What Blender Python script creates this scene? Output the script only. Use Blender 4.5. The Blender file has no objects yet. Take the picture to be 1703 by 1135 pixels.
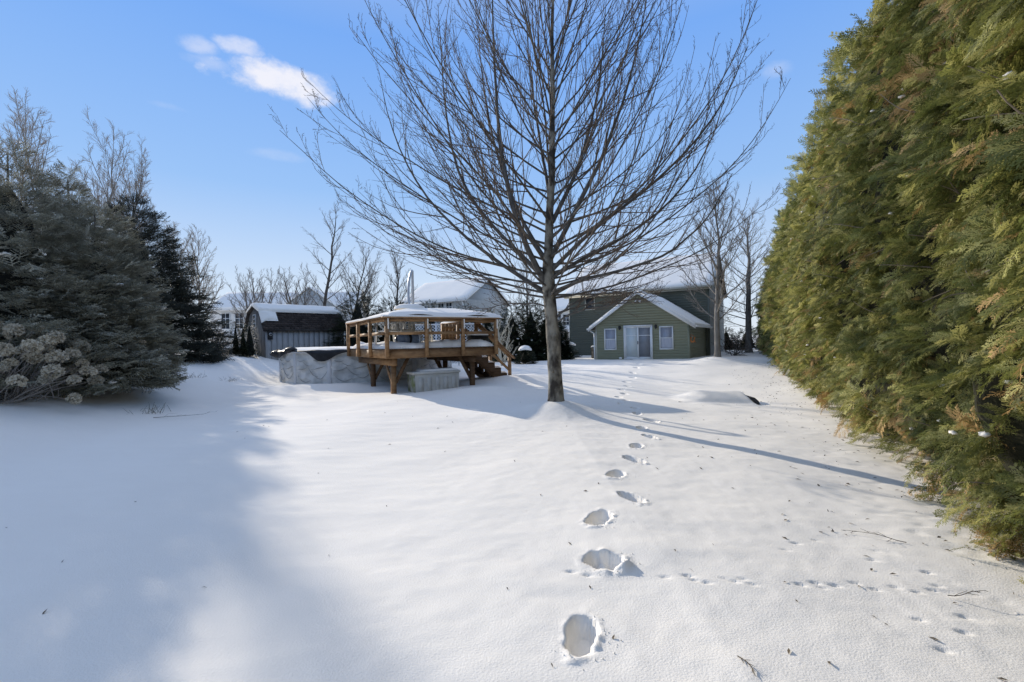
import bpy, math, random
import numpy as np
from mathutils import Vector, Matrix

R = math.radians
rng = np.random.default_rng(7)
random.seed(7)
scene = bpy.context.scene
col = scene.collection

# ------------------------------------------------------------------ camera
cam_data = bpy.data.cameras.new('camera')
cam = bpy.data.objects.new('camera', cam_data)
col.objects.link(cam)
cam_data.sensor_width = 36.0
cam_data.lens = 16.0
cam_data.clip_start = 0.05
cam_data.clip_end = 3000
ROLL = R(1.2)
cx_ = Vector((math.cos(ROLL), 0, -math.sin(ROLL)))
cy_ = Vector((math.sin(ROLL), 0, math.cos(ROLL)))
cz_ = Vector((0, -1, 0))
M = Matrix((cx_, cy_, cz_)).transposed().to_4x4()
M.translation = (0, 0, 1.5)
cam.matrix_world = M
scene.camera = cam

# ------------------------------------------------------------------ light
SUN_AZ = R(-40)          # measured from +Y towards +X
SUN_EL = R(20.5)
world = bpy.data.worlds.new('World')
scene.world = world
world.use_nodes = True
nt = world.node_tree
nt.nodes.clear()
def WN(t, **k):
    n = nt.nodes.new(t)
    for a, b in k.items(): setattr(n, a, b)
    return n
out = WN('ShaderNodeOutputWorld')
bg = WN('ShaderNodeBackground')
sky = WN('ShaderNodeTexSky', sky_type='NISHITA', sun_disc=False)
sky.sun_elevation = SUN_EL
sky.sun_rotation = SUN_AZ
sky.altitude = 100
sky.air_density = 1.0
sky.dust_density = 0.0
sky.ozone_density = 1.5
bg.inputs['Strength'].default_value = 0.15
# clouds: small fair-weather puffs fixed in the sky by direction
geo = WN('ShaderNodeTexCoord')
def cloud_dir(px, py):
    u, v = px - 851.5, 567.5 - py
    d = cx_ * u + cy_ * v - cz_ * 757.0
    return d.normalized()
def puff(px, py, wx, wy, soft, amt, seed, prev):
    d = cloud_dir(px, py)
    right = Vector((d.y, -d.x, 0)).normalized(); up = right.cross(d)
    def dot(vec, s):
        n = WN('ShaderNodeVectorMath', operation='DOT_PRODUCT')
        nt.links.new(geo.outputs['Generated'], n.inputs[0]); n.inputs[1].default_value = vec
        m = WN('ShaderNodeMath', operation='DIVIDE'); nt.links.new(n.outputs['Value'], m.inputs[0]); m.inputs[1].default_value = s
        return m
    a = dot(right, wx); b = dot(up, wy)
    nz = WN('ShaderNodeTexNoise'); nz.inputs['Scale'].default_value = 13.0; nz.inputs['Detail'].default_value = 7; nz.inputs['Roughness'].default_value = 0.6
    off = WN('ShaderNodeVectorMath', operation='ADD'); nt.links.new(geo.outputs['Generated'], off.inputs[0]); off.inputs[1].default_value = (seed, seed * .7, 0)
    sc_ = WN('ShaderNodeVectorMath', operation='MULTIPLY'); nt.links.new(off.outputs[0], sc_.inputs[0]); sc_.inputs[1].default_value = (1, 1, 1.5)
    nt.links.new(sc_.outputs[0], nz.inputs['Vector'])
    def mth(op, x, y):
        m = WN('ShaderNodeMath', operation=op)
        for i, q in enumerate((x, y)):
            if isinstance(q, (int, float)): m.inputs[i].default_value = q
            else: nt.links.new(q.outputs[0], m.inputs[i])
        return m
    r2 = mth('ADD', mth('MULTIPLY', a, a), mth('MULTIPLY', b, b))
    front = dot(d, 1.0)
    g = mth('SUBTRACT', 1.0, r2)
    nn = mth('MULTIPLY', mth('SUBTRACT', nz, 0.5), 3.4)
    val = mth('ADD', g, nn)
    mr = WN('ShaderNodeMapRange', interpolation_type='SMOOTHSTEP')
    nt.links.new(val.outputs[0], mr.inputs['Value'])
    mr.inputs['From Min'].default_value = 0.0; mr.inputs['From Max'].default_value = soft
    mr.inputs['To Max'].default_value = amt
    fr = mth('GREATER_THAN', front, 0.3)
    near = WN('ShaderNodeMapRange', interpolation_type='SMOOTHSTEP'); nt.links.new(r2.outputs[0], near.inputs['Value'])
    near.inputs['From Min'].default_value = 1.0; near.inputs['From Max'].default_value = 2.2; near.inputs['To Min'].default_value = 1; near.inputs['To Max'].default_value = 0
    res = mth('MULTIPLY', mth('MULTIPLY', mr, fr), near)
    return res if prev is None else mth('MAXIMUM', prev, res)
cl = None
for p in [(455, 133, .110, .036, 1.15, .95, 11.7), (398, 80, .040, .018, 1.2, .62, 8.4), (332, 75, .035, .015, 1.6, .5, 1.7),
          (350, 106, .04, .012, 2.0, .35, 5.2), (1294, 117, .026, .016, 2.6, .40, 2.9), (460, 258, .06, .012, 2.4, .3, 9.9), (275, 176, .04, .008, 2.2, .3, 4.4)]:
    cl = puff(*p, cl)
# measured winter blue in view, unseen zenith paled to neutralise snow shade, laid over the Nishita sky by height above the horizon
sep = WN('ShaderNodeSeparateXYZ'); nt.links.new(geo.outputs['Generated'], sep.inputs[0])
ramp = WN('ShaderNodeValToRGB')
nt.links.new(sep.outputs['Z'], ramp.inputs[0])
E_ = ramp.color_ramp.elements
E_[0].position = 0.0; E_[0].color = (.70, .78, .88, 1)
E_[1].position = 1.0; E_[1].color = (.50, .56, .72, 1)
for p, c in ((.12, (.58, .70, .87)), (.30, (.31, .52, .88)), (.54, (.185, .40, .88)), (.78, (.40, .51, .77))):  # stops above the frame desaturated to take blue out of the shaded snow
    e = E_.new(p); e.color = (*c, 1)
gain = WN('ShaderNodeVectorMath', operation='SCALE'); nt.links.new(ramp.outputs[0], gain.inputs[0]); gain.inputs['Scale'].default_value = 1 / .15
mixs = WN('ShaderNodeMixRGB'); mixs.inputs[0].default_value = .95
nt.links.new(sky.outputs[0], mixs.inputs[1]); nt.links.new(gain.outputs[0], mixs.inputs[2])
mixc = WN('ShaderNodeMixRGB')
nt.links.new(cl.outputs[0], mixc.inputs[0]); nt.links.new(mixs.outputs[0], mixc.inputs[1]); mixc.inputs[2].default_value = (.86 / .15, .86 / .15, .93 / .15, 1)
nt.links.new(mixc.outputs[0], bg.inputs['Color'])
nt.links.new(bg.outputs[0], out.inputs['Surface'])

sun_data = bpy.data.lights.new('sun', 'SUN')
sun = bpy.data.objects.new('sun', sun_data)
col.objects.link(sun)
sun_data.energy = 4.5
sun_data.angle = R(0.53)
sun_data.color = (1.0, .915, .79)
sdir = Vector((math.sin(SUN_AZ) * math.cos(SUN_EL), math.cos(SUN_AZ) * math.cos(SUN_EL), math.sin(SUN_EL)))
sun.rotation_euler = sdir.to_track_quat('Z', 'Y').to_euler()
sun.location = (-20, 28, 20)

vs = scene.view_settings
vs.view_transform = 'Standard'
vs.look = 'None'
vs.exposure = 0.08
vs.gamma = 1.0
vs.use_curve_mapping = False
scene.cycles.use_denoising = True
scene.cycles.denoiser = 'OPENIMAGEDENOISE'
scene.cycles.denoising_input_passes = 'RGB_ALBEDO_NORMAL'
scene.cycles.denoising_prefilter = 'NONE'
scene.cycles.sample_clamp_indirect = 4.0
scene.render.filter_size = 1.2

# ------------------------------------------------------------------ materials
def mat(name, c1, rough=.8, c2=None, scale=5.0, detail=4, bump=0.0, bscale=None, metal=0.0, stretch=(1, 1, 1), coord='Object',
        rnd=0.0, trans=0.0, spec=.3, thresh=(.3, .7), bdist=.02):
    m = bpy.data.materials.new(name); m.use_nodes = True
    n = m.node_tree; n.nodes.clear(); L = n.links.new
    o = n.nodes.new('ShaderNodeOutputMaterial')
    b = n.nodes.new('ShaderNodeBsdfPrincipled')
    b.inputs['Roughness'].default_value = rough; b.inputs['Metallic'].default_value = metal
    b.inputs['Specular IOR Level'].default_value = spec
    b.inputs['Base Color'].default_value = (*c1, 1)
    tc = n.nodes.new('ShaderNodeTexCoord')
    mp = n.nodes.new('ShaderNodeMapping'); mp.inputs['Scale'].default_value = stretch
    if coord == 'World':
        g = n.nodes.new('ShaderNodeNewGeometry'); L(g.outputs['Position'], mp.inputs[0])
    else:
        L(tc.outputs[coord], mp.inputs[0])
    colout = None
    if c2 is not None:
        nz = n.nodes.new('ShaderNodeTexNoise'); nz.inputs['Scale'].default_value = scale; nz.inputs['Detail'].default_value = detail
        L(mp.outputs[0], nz.inputs['Vector'])
        r = n.nodes.new('ShaderNodeValToRGB'); L(nz.outputs['Fac'], r.inputs[0])
        r.color_ramp.elements[0].position = thresh[0]; r.color_ramp.elements[1].position = thresh[1]
        r.color_ramp.elements[0].color = (*c1, 1); r.color_ramp.elements[1].color = (*c2, 1)
        colout = r.outputs[0]
    if rnd:
        oi = n.nodes.new('ShaderNodeObjectInfo')
        mr = n.nodes.new('ShaderNodeMapRange'); L(oi.outputs['Random'], mr.inputs[0])
        mr.inputs['To Min'].default_value = 1 - rnd; mr.inputs['To Max'].default_value = 1 + rnd
        mx = n.nodes.new('ShaderNodeVectorMath'); mx.operation = 'SCALE'
        if colout is None:
            mx.inputs[0].default_value = c1
        else: L(colout, mx.inputs[0])
        L(mr.outputs[0], mx.inputs['Scale']); colout = mx.outputs[0]
    if colout is not None: L(colout, b.inputs['Base Color'])
    if bump:
        bn = n.nodes.new('ShaderNodeTexNoise'); bn.inputs['Scale'].default_value = bscale or scale; bn.inputs['Detail'].default_value = 5
        L(mp.outputs[0], bn.inputs['Vector'])
        bp = n.nodes.new('ShaderNodeBump'); bp.inputs['Strength'].default_value = bump; bp.inputs['Distance'].default_value = bdist
        L(bn.outputs['Fac'], bp.inputs['Height']); L(bp.outputs[0], b.inputs['Normal'])
    if trans:
        t = n.nodes.new('ShaderNodeBsdfTranslucent')
        if colout is not None: L(colout, t.inputs['Color'])
        else: t.inputs['Color'].default_value = (*c1, 1)
        ms = n.nodes.new('ShaderNodeMixShader'); ms.inputs[0].default_value = trans
        L(b.outputs[0], ms.inputs[1]); L(t.outputs[0], ms.inputs[2]); L(ms.outputs[0], o.inputs['Surface'])
    else:
        L(b.outputs[0], o.inputs['Surface'])
    return m

MT = {}
MT['snow'] = mat('snow', (.93, .88, .795), .95, (.94, .89, .805), 1.3, bump=.30, bscale=90, coord='World', spec=.04, bdist=.010)
MT['snow_cap'] = mat('snow_cap', (.93, .88, .795), .95, (.94, .89, .805), 2, bump=.35, bscale=14, coord='World', spec=.04, bdist=.02)
MT['bark'] = mat('maple_bark', (.045, .038, .030), .9, (.27, .245, .195), 4.5, 9, bump=1, bscale=14, stretch=(1, 1, .6), thresh=(.40, .60), bdist=.03)
MT['limb_bark'] = mat('limb_bark', (.058, .052, .046), .85, (.14, .128, .112), 9, bump=.5, bscale=30, stretch=(1, 1, .4))
MT['twig'] = mat('twig_bark', (.085, .062, .045), .8, (.15, .115, .09), 4)
MT['bark_grey'] = mat('grey_bark', (.13, .115, .10), .9, (.26, .24, .21), 6, bump=.6, bscale=18, stretch=(1, 1, .4))
MT['twig_grey'] = mat('grey_twig', (.20, .17, .145), .8, (.27, .24, .21), 3)
MT['twig_tan'] = mat('tan_twig', (.26, .21, .16), .85, (.34, .28, .22), 3)
MT['cedar'] = mat('cedar_green', (.12, .145, .042), .55, (.27, .27, .075), 1.6, rnd=.4, trans=.4, coord='World', spec=.35)
MT['cedar_tip'] = mat('cedar_tip', (.40, .385, .11), .55, (.55, .50, .20), 2.2, rnd=.3, trans=.4, coord='World', spec=.35)
MT['cedar_dead'] = mat('cedar_brown', (.40, .25, .09), .7, (.55, .39, .18), 2.5, rnd=.3, trans=.2, coord='World')
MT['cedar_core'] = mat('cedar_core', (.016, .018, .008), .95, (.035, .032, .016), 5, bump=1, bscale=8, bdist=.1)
MT['spruce'] = mat('spruce_needle', (.22, .21, .15), .5, (.36, .345, .26), 1.4, rnd=.35, trans=.3, coord='World', spec=.4)
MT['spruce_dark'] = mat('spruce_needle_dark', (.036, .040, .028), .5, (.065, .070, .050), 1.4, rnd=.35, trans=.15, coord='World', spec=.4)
MT['spruce_frost'] = mat('spruce_needle_frosted', (.40, .395, .32), .5, (.58, .57, .48), 1.4, rnd=.3, trans=.3, coord='World', spec=.4)
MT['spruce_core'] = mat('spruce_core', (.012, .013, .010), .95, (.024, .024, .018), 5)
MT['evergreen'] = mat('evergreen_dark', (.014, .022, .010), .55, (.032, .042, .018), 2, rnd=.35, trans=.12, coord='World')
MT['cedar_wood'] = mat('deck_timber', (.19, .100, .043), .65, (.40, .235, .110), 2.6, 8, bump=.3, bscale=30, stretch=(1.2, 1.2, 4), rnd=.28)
MT['deck_dark'] = mat('deck_timber_dark', (.075, .042, .022), .7, (.16, .09, .045), 3.2, 6, bump=.3, bscale=30, stretch=(1.2, 1.2, 6), rnd=.15)  # darker brown timber for boards, stairs and most of the underframe
MT['pool_wall'] = mat('pool_wall', (.42, .42, .40), .5, (.68, .67, .64), 2.4, 9, thresh=(.34, .56), bump=.25, bscale=5, bdist=.03)
MT['pool_line'] = mat('pool_relief', (.20, .20, .195), .6, (.30, .30, .29), 6)
MT['pool_trim'] = mat('pool_trim', (.56, .565, .57), .45, (.64, .64, .64), 3)
MT['tarp'] = mat('black_tarp', (.012, .012, .013), .45, (.03, .03, .032), 6, bump=.6, bscale=9)
MT['resin'] = mat('storage_resin', (.42, .41, .37), .55, (.52, .51, .47), 4)
MT['moss'] = mat('mossy_resin', (.20, .22, .10), .8, (.44, .43, .38), 5, 6, thresh=(.4, .62))
MT['white_plastic'] = mat('white_plastic', (.80, .80, .78), .4, (.85, .85, .83), 3)
MT['bundle'] = mat('bluegrey_vinyl', (.14, .17, .22), .4, (.26, .30, .36), 5, bump=.3, bscale=10)
MT['metal_grey'] = mat('grey_metal', (.42, .43, .43), .4, (.5, .5, .5), 4, metal=.3)
MT['canvas'] = mat('canvas', (.05, .042, .033), .85, (.08, .068, .05), 6)
MT['green_siding'] = mat('green_siding', (.26, .265, .18), .6, (.30, .305, .21), 3, 5, bump=.1, bscale=40, stretch=(.3, .3, 3))
MT['dark_siding'] = mat('dark_green_siding', (.12, .13, .105), .6, (.14, .15, .12), 3, 5, stretch=(.3, .3, 3))
MT['grey_siding'] = mat('grey_siding', (.40, .42, .42), .6, (.46, .48, .48), 3)
MT['white_siding'] = mat('white_siding', (.66, .66, .64), .6, (.72, .72, .70), 3)
MT['trim'] = mat('white_trim', (.82, .81, .77), .5, (.86, .85, .82), 4)
MT['trim_tan'] = mat('tan_trim', (.50, .47, .38), .55, (.56, .53, .44), 4)
MT['roof'] = mat('dark_shingle', (.028, .024, .022), .9, (.065, .055, .048), 9, bump=.6, bscale=20)
MT['shingle'] = mat('brown_shingle', (.030, .022, .018), .9, (.06, .046, .038), 5, rnd=.45, bump=.5, bscale=30)
MT['glass_dark'] = mat('window_glass', (.03, .035, .04), .06, (.05, .055, .06), 1, spec=.6)
MT['glass_curtain'] = mat('curtained_glass', (.28, .29, .33), .08, (.36, .37, .41), 2.5, spec=.6, stretch=(6, 6, .4))
MT['glass_door'] = mat('door_glass', (.58, .62, .60), .09, (.66, .70, .68), .8, spec=.6)
MT['screen_door'] = mat('door_screen', (.20, .205, .22), .25, (.27, .275, .285), 1.5, spec=.4)
MT['curtain'] = mat('curtain_cloth', (.42, .42, .46), .8, (.55, .55, .58), 5, stretch=(6, 6, .5))
MT['shed_wood'] = mat('shed_siding', (.30, .295, .285), .75, (.40, .39, .375), 4, 5, stretch=(3, 3, .4), rnd=.08)
MT['shed_dark'] = mat('shed_gable', (.13, .125, .12), .8, (.19, .185, .175), 4, 5, stretch=(3, 3, .4))
MT['black'] = mat('black_plastic', (.012, .012, .013), .4, (.02, .02, .022), 5)
MT['dark_wood'] = mat('dark_wood', (.03, .026, .022), .8, (.055, .045, .038), 6, stretch=(1, 1, 5))
MT['concrete'] = mat('step_concrete', (.25, .24, .20), .85, (.33, .32, .28), 8, bump=.3, bscale=40)
MT['copper'] = mat('orange_ceramic', (.62, .20, .06), .4, (.72, .30, .11), 10)
MT['lamp_black'] = mat('lamp_iron', (.02, .02, .02), .5, (.04, .04, .035), 8)
MT['flower'] = mat('dry_flower', (.42, .365, .265), .9, (.62, .56, .44), 12, rnd=.15, trans=.25)
MT['lattice'] = mat('lattice_white', (.66, .66, .66), .6, (.74, .74, .74), 5)
MT['debris'] = mat('fallen_bits', (.06, .045, .03), .9, (.13, .10, .06), 8)
MT['grass'] = mat('dry_grass', (.12, .11, .07), .9, (.22, .19, .12), 8)
MT['stone'] = mat('dark_rubber', (.045, .045, .048), .8, (.075, .075, .08), 6)

# ------------------------------------------------------------------ mesh helpers
class MB:
    def __init__(s): s.v = []; s.f = []; s.n = 0
    def add(s, V, F):
        V = np.asarray(V, float).reshape(-1, 3)
        s.v.append(V); s.f.append([[i + s.n for i in f] for f in F]) ; s.n += len(V)
    def addq(s, V, F):      # numpy faces, all of one size
        V = np.asarray(V, float).reshape(-1, 3); s.v.append(V); s.f.append((np.asarray(F) + s.n)); s.n += len(V)
    def box(s, x0, x1, y0, y1, z0, z1):
        V = [(x0, y0, z0), (x1, y0, z0), (x1, y1, z0), (x0, y1, z0), (x0, y0, z1), (x1, y0, z1), (x1, y1, z1), (x0, y1, z1)]
        s.add(V, [(0, 3, 2, 1), (4, 5, 6, 7), (0, 1, 5, 4), (1, 2, 6, 5), (2, 3, 7, 6), (3, 0, 4, 7)]); return s
    def beam(s, p, q, w, h, up=(0, 0, 1)):
        p = Vector(p); q = Vector(q); d = (q - p).normalized(); upv = Vector(up)
        if abs(d.dot(upv)) > .98: upv = Vector((0, 1, 0))
        a = d.cross(upv).normalized(); b = a.cross(d).normalized()
        V = []
        for c in (p, q):
            for i, j in ((-1, -1), (1, -1), (1, 1), (-1, 1)): V.append(c + a * (i * w / 2) + b * (j * h / 2))
        s.add([tuple(x) for x in V], [(0, 1, 2, 3), (7, 6, 5, 4), (0, 4, 5, 1), (1, 5, 6, 2), (2, 6, 7, 3), (3, 7, 4, 0)]); return s
    def prism(s, poly, axis, a0, a1):
        # poly: list of 2D points, extruded along axis ('x' or 'y' or 'z')
        n = len(poly); V = []
        for a in (a0, a1):
            for p in poly:
                V.append({'x': (a, p[0], p[1]), 'y': (p[0], a, p[1]), 'z': (p[0], p[1], a)}[axis])
        F = [tuple(range(n))[::-1], tuple(range(n, 2 * n))] + [(i, (i + 1) % n, n + (i + 1) % n, n + i) for i in range(n)]
        s.add(V, F); return s
    def tubes(s, P, Rad, sides):
        # P (B,N,3), Rad (B,N)
        P = np.asarray(P, float); Rad = np.asarray(Rad, float)
        if P.ndim == 2: P = P[None]; Rad = Rad[None]
        B, N, _ = P.shape
        T = np.gradient(P, axis=1); T /= np.linalg.norm(T, axis=2, keepdims=True) + 1e-9
        D = P[:, -1] - P[:, 0]
        ref = np.where(np.abs(D[:, 2:3]) > .8 * np.linalg.norm(D, axis=1, keepdims=True), [[1., .13, 0]], [[0.05, 0.02, 1.]])
        A = np.cross(T, ref[:, None, :]); A /= np.linalg.norm(A, axis=2, keepdims=True) + 1e-9
        C = np.cross(T, A)
        ang = np.arange(sides) * 2 * np.pi / sides
        V = P[:, :, None, :] + Rad[:, :, None, None] * (A[:, :, None, :] * np.cos(ang)[None, None, :, None] + C[:, :, None, :] * np.sin(ang)[None, None, :, None])
        V = V.reshape(-1, 3)
        i = np.arange(N - 1)[:, None] * sides; j = np.arange(sides)[None, :]; j2 = (j + 1) % sides
        q = np.stack([i + j, i + j2, i + sides + j2, i + sides + j], -1).reshape(-1, 4)
        F = (q[None] + (np.arange(B) * N * sides)[:, None, None]).reshape(-1, 4)
        s.addq(V, F); return s
    def mesh(s, name, smooth=False):
        V = np.concatenate(s.v) if s.v else np.zeros((0, 3))
        loops = []; starts = []; totals = []; n = 0
        for F in s.f:
            if isinstance(F, np.ndarray):
                k = F.shape[1]; loops.append(F.reshape(-1)); m = len(F)
                starts.append(n + np.arange(m) * k); totals.append(np.full(m, k)); n += m * k
            else:
                for f in F:
                    loops.append(np.array(f)); starts.append(np.array([n])); totals.append(np.array([len(f)])); n += len(f)
        me = bpy.data.meshes.new(name)
        me.vertices.add(len(V)); me.vertices.foreach_set('co', V.reshape(-1).astype(np.float32))
        if n:
            loops = np.concatenate(loops).astype(np.int32); starts = np.concatenate(starts).astype(np.int32)
            me.loops.add(len(loops)); me.loops.foreach_set('vertex_index', loops)
            me.polygons.add(len(starts)); me.polygons.foreach_set('loop_start', starts)
            if smooth: me.polygons.foreach_set('use_smooth', np.ones(len(starts), bool))
        me.update(calc_edges=True); me.validate()
        return me
    def build(s, name, m, parent=None, smooth=False, kind=None):
        return obj(name, s.mesh(name, smooth), m, parent, kind)

def obj(name, me, m, parent=None, kind=None):
    o = bpy.data.objects.new(name, me); col.objects.link(o)
    if m is not None and len(me.materials) == 0: me.materials.append(MT[m] if isinstance(m, str) else m)
    if parent is not None: o.parent = parent
    if kind: o['kind'] = kind
    return o
def tag(o, label, cat, group=None):
    o['label'] = label; o['category'] = cat
    if group: o['group'] = group
    return o
def thing(name, label, cat, loc=(0, 0, 0), rz=0.0, group=None):
    o = bpy.data.objects.new(name, None); col.objects.link(o)
    o.empty_display_size = .2
    o.location = loc; o.rotation_euler = (0, 0, rz)
    return tag(o, label, cat, group)
def dup(o, parent, loc=None, rot=None, scale=None, name=None):
    c = o.copy(); col.objects.link(c); c.parent = parent
    if loc is not None: c.location = loc
    if rot is not None: c.rotation_euler = rot
    if scale is not None: c.scale = scale if hasattr(scale, '__len__') else (scale,) * 3
    return c
def bevel(o, w=.01, seg=2):
    b = o.modifiers.new('bevel', 'BEVEL'); b.width = w; b.segments = seg; b.limit_method = 'ANGLE'
    return o

# smooth value noise in 2D
_perm = np.random.default_rng(3).random((256, 256))
def vnoise(x, y):
    xi = np.floor(x).astype(int); yi = np.floor(y).astype(int); fx = x - xi; fy = y - yi
    fx = fx * fx * (3 - 2 * fx); fy = fy * fy * (3 - 2 * fy)
    a = _perm[xi & 255, yi & 255]; b = _perm[(xi + 1) & 255, yi & 255]; c = _perm[xi & 255, (yi + 1) & 255]; d = _perm[(xi + 1) & 255, (yi + 1) & 255]
    return (a * (1 - fx) + b * fx) * (1 - fy) + (c * (1 - fx) + d * fx) * fy - .5
def fbm(x, y, o=3):
    s = 0; a = 1.
    for i in range(o): s = s + a * vnoise(x * 2 ** i + 17 * i, y * 2 ** i + 5 * i); a *= .5
    return s
def sstep(t): t = np.clip(t, 0, 1); return t * t * (3 - 2 * t)

def snow_sheet(name, parent, p0, ex, ey, nx=10, ny=6, thick=.1, rough=.02, edge=.08, seed=0, ragged=0.0, m='snow_cap', nrm=None):
    """a rounded blanket of snow on the parallelogram p0, ex, ey"""
    p0 = np.array(p0, float); ex = np.array(ex, float); ey = np.array(ey, float)
    n = np.cross(ex, ey); n /= np.linalg.norm(n)
    if nrm is not None: n = np.array(nrm, float)
    lx = np.linalg.norm(ex); ly = np.linalg.norm(ey)
    def ticks(L, k):
        e = min(edge, L * .3)
        return np.concatenate([[0, e * .12, e * .4], np.linspace(e, L - e, max(2, k)), [L - e * .4, L - e * .12, L]]) / L
    a = ticks(lx, nx); b = ticks(ly, ny)
    Aa, Bb = np.meshgrid(a, b, indexing='ij')
    da = np.minimum(Aa, 1 - Aa) * lx; db = np.minimum(Bb, 1 - Bb) * ly
    pr = lambda d: np.sqrt(np.clip(1 - (1 - np.clip(d / min(edge, .3 * min(lx, ly)), 0, 1)) ** 2, 0, 1))
    H = thick * pr(da) * pr(db) + rough * fbm(Aa * lx * 2.2 + seed * 7.3, Bb * ly * 2.2 + seed * 3.1) * 2 * pr(da) * pr(db)
    Aj = Aa; Bj = Bb
    if ragged:
        Bj = Bb + ragged / ly * fbm(Aa * lx * 2.5 + seed, Bb * 0 + seed * 2.) * 2 * np.where(Bb < .5, 1 - 2 * Bb, 0)
    P = p0 + Aj[..., None] * ex + Bj[..., None] * ey + H[..., None] * n
    na, nb = len(a), len(b)
    mb = MB(); i = np.arange(na - 1)[:, None] * nb; j = np.arange(nb - 1)[None]
    q = np.stack([i + j, i + nb + j, i + nb + j + 1, i + j + 1], -1).reshape(-1, 4)
    mb.addq(P.reshape(-1, 3), q)
    c = [p0, p0 + ex, p0 + ex + ey, p0 + ey]
    mb.add([x + n * .001 for x in c], [(3, 2, 1, 0)])
    return mb.build(name, m, parent, smooth=True)

# ------------------------------------------------------------------ ground
PRINTS = [(.32, 2.31, .33, .150, -.30, .15), (.60, 3.06, .21, .255, -.2, .13), (.69, 3.79, .33, .17, -.45, .13), (1.10, 4.31, .32, .16, .35, .13),
          (1.14, 5.11, .34, .17, -.5, .12), (1.52, 5.77, .34, .17, .4, .12), (1.74, 6.5, .32, .17, -.4, .11), (2.15, 7.17, .33, .17, .3, .11), (2.23, 7.94, .32, .17, -.3, .1),
          (2.63, 8.71, .38, .20, .2, .1), (2.6, 9.55, .32, .17, -.2, .1), (2.75, 10.3, .32, .17, .1, .1), (2.62, 11.1, .3, .17, -.1, .1), (2.95, 11.9, .36, .2, .1, .1), (2.95, 12.8, .34, .18, -.1, .1),
          (3.35, 13.7, .34, .18, .1, .1), (3.5, 14.8, .34, .18, .1, .1), (4.0, 15.9, .36, .2, .2, .1), (4.3, 17.2, .36, .2, .2, .1), (4.9, 18.6, .36, .2, .2, .1), (5.3, 20.1, .36, .2, .2, .1), (5.9, 21.7, .36, .2, .2, .1), (6.5, 23.3, .36, .2, .2, .1)]
TRACKS = [(.93, 2.86), (1.08, 2.87), (1.10, 2.82), (1.16, 2.79), (1.30, 2.84), (1.34, 2.81), (1.41, 2.84), (1.44, 2.78), (1.75, 2.81), (1.86, 2.84), (1.87, 2.79), (1.97, 2.82), (2.12, 2.86), (2.2, 2.8), (2.36, 2.84), (2.45, 2.79), (2.58, 2.83), (2.66, 2.88), (.35, 2.95), (.45, 2.9),
          (1.95, 3.3), (2.1, 3.42), (2.3, 3.5), (2.5, 3.2), (2.65, 3.35), (2.75, 3.05), (2.2, 2.5), (2.35, 2.4), (2.5, 2.55), (2.1, 2.25)]
MOUND = (5.45, 12.6)
def base_ground(x, y):
    xe = -7.0 - .25 * (np.clip(y, 0, 40) - 9)
    z = .80 * sstep((xe - x) / 4.2)
    z = z - .058 * np.clip(x - 1, 0, 4.5) * (1 - sstep((y - 15) / 10)) + .20 * sstep((y - 13) / 13)
    z = z + .10 * fbm(x * .23 + 3.3, y * .23 + 1.7, 3) * sstep((np.hypot(x, y) - 1) / 8) + .035 * fbm(x * .7 + 9, y * .6, 2)
    z = z + .22 * np.exp(-(((x - .88) ** 2 + (y - 9.33) ** 2) / .45)) + .30 * np.exp(-(((x - 10.6) ** 2 + (y - 23.5) ** 2) / 1.3))
    # drift beside the stairs and under the front of the deck
    z = z + .20 * np.exp(-((x - .2) ** 2 / 2.2 + (y - 17.3) ** 2 / 1.3)) + .16 * np.exp(-((x + .7) ** 2 / 1.5 + (y - 13.2) ** 2 / .35))
    z = z + .16 * np.exp(-((x + 7.2) ** 2 / 6 + (y - 15.6) ** 2 / .7))
    return z
BURIED = R(-6)
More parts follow.
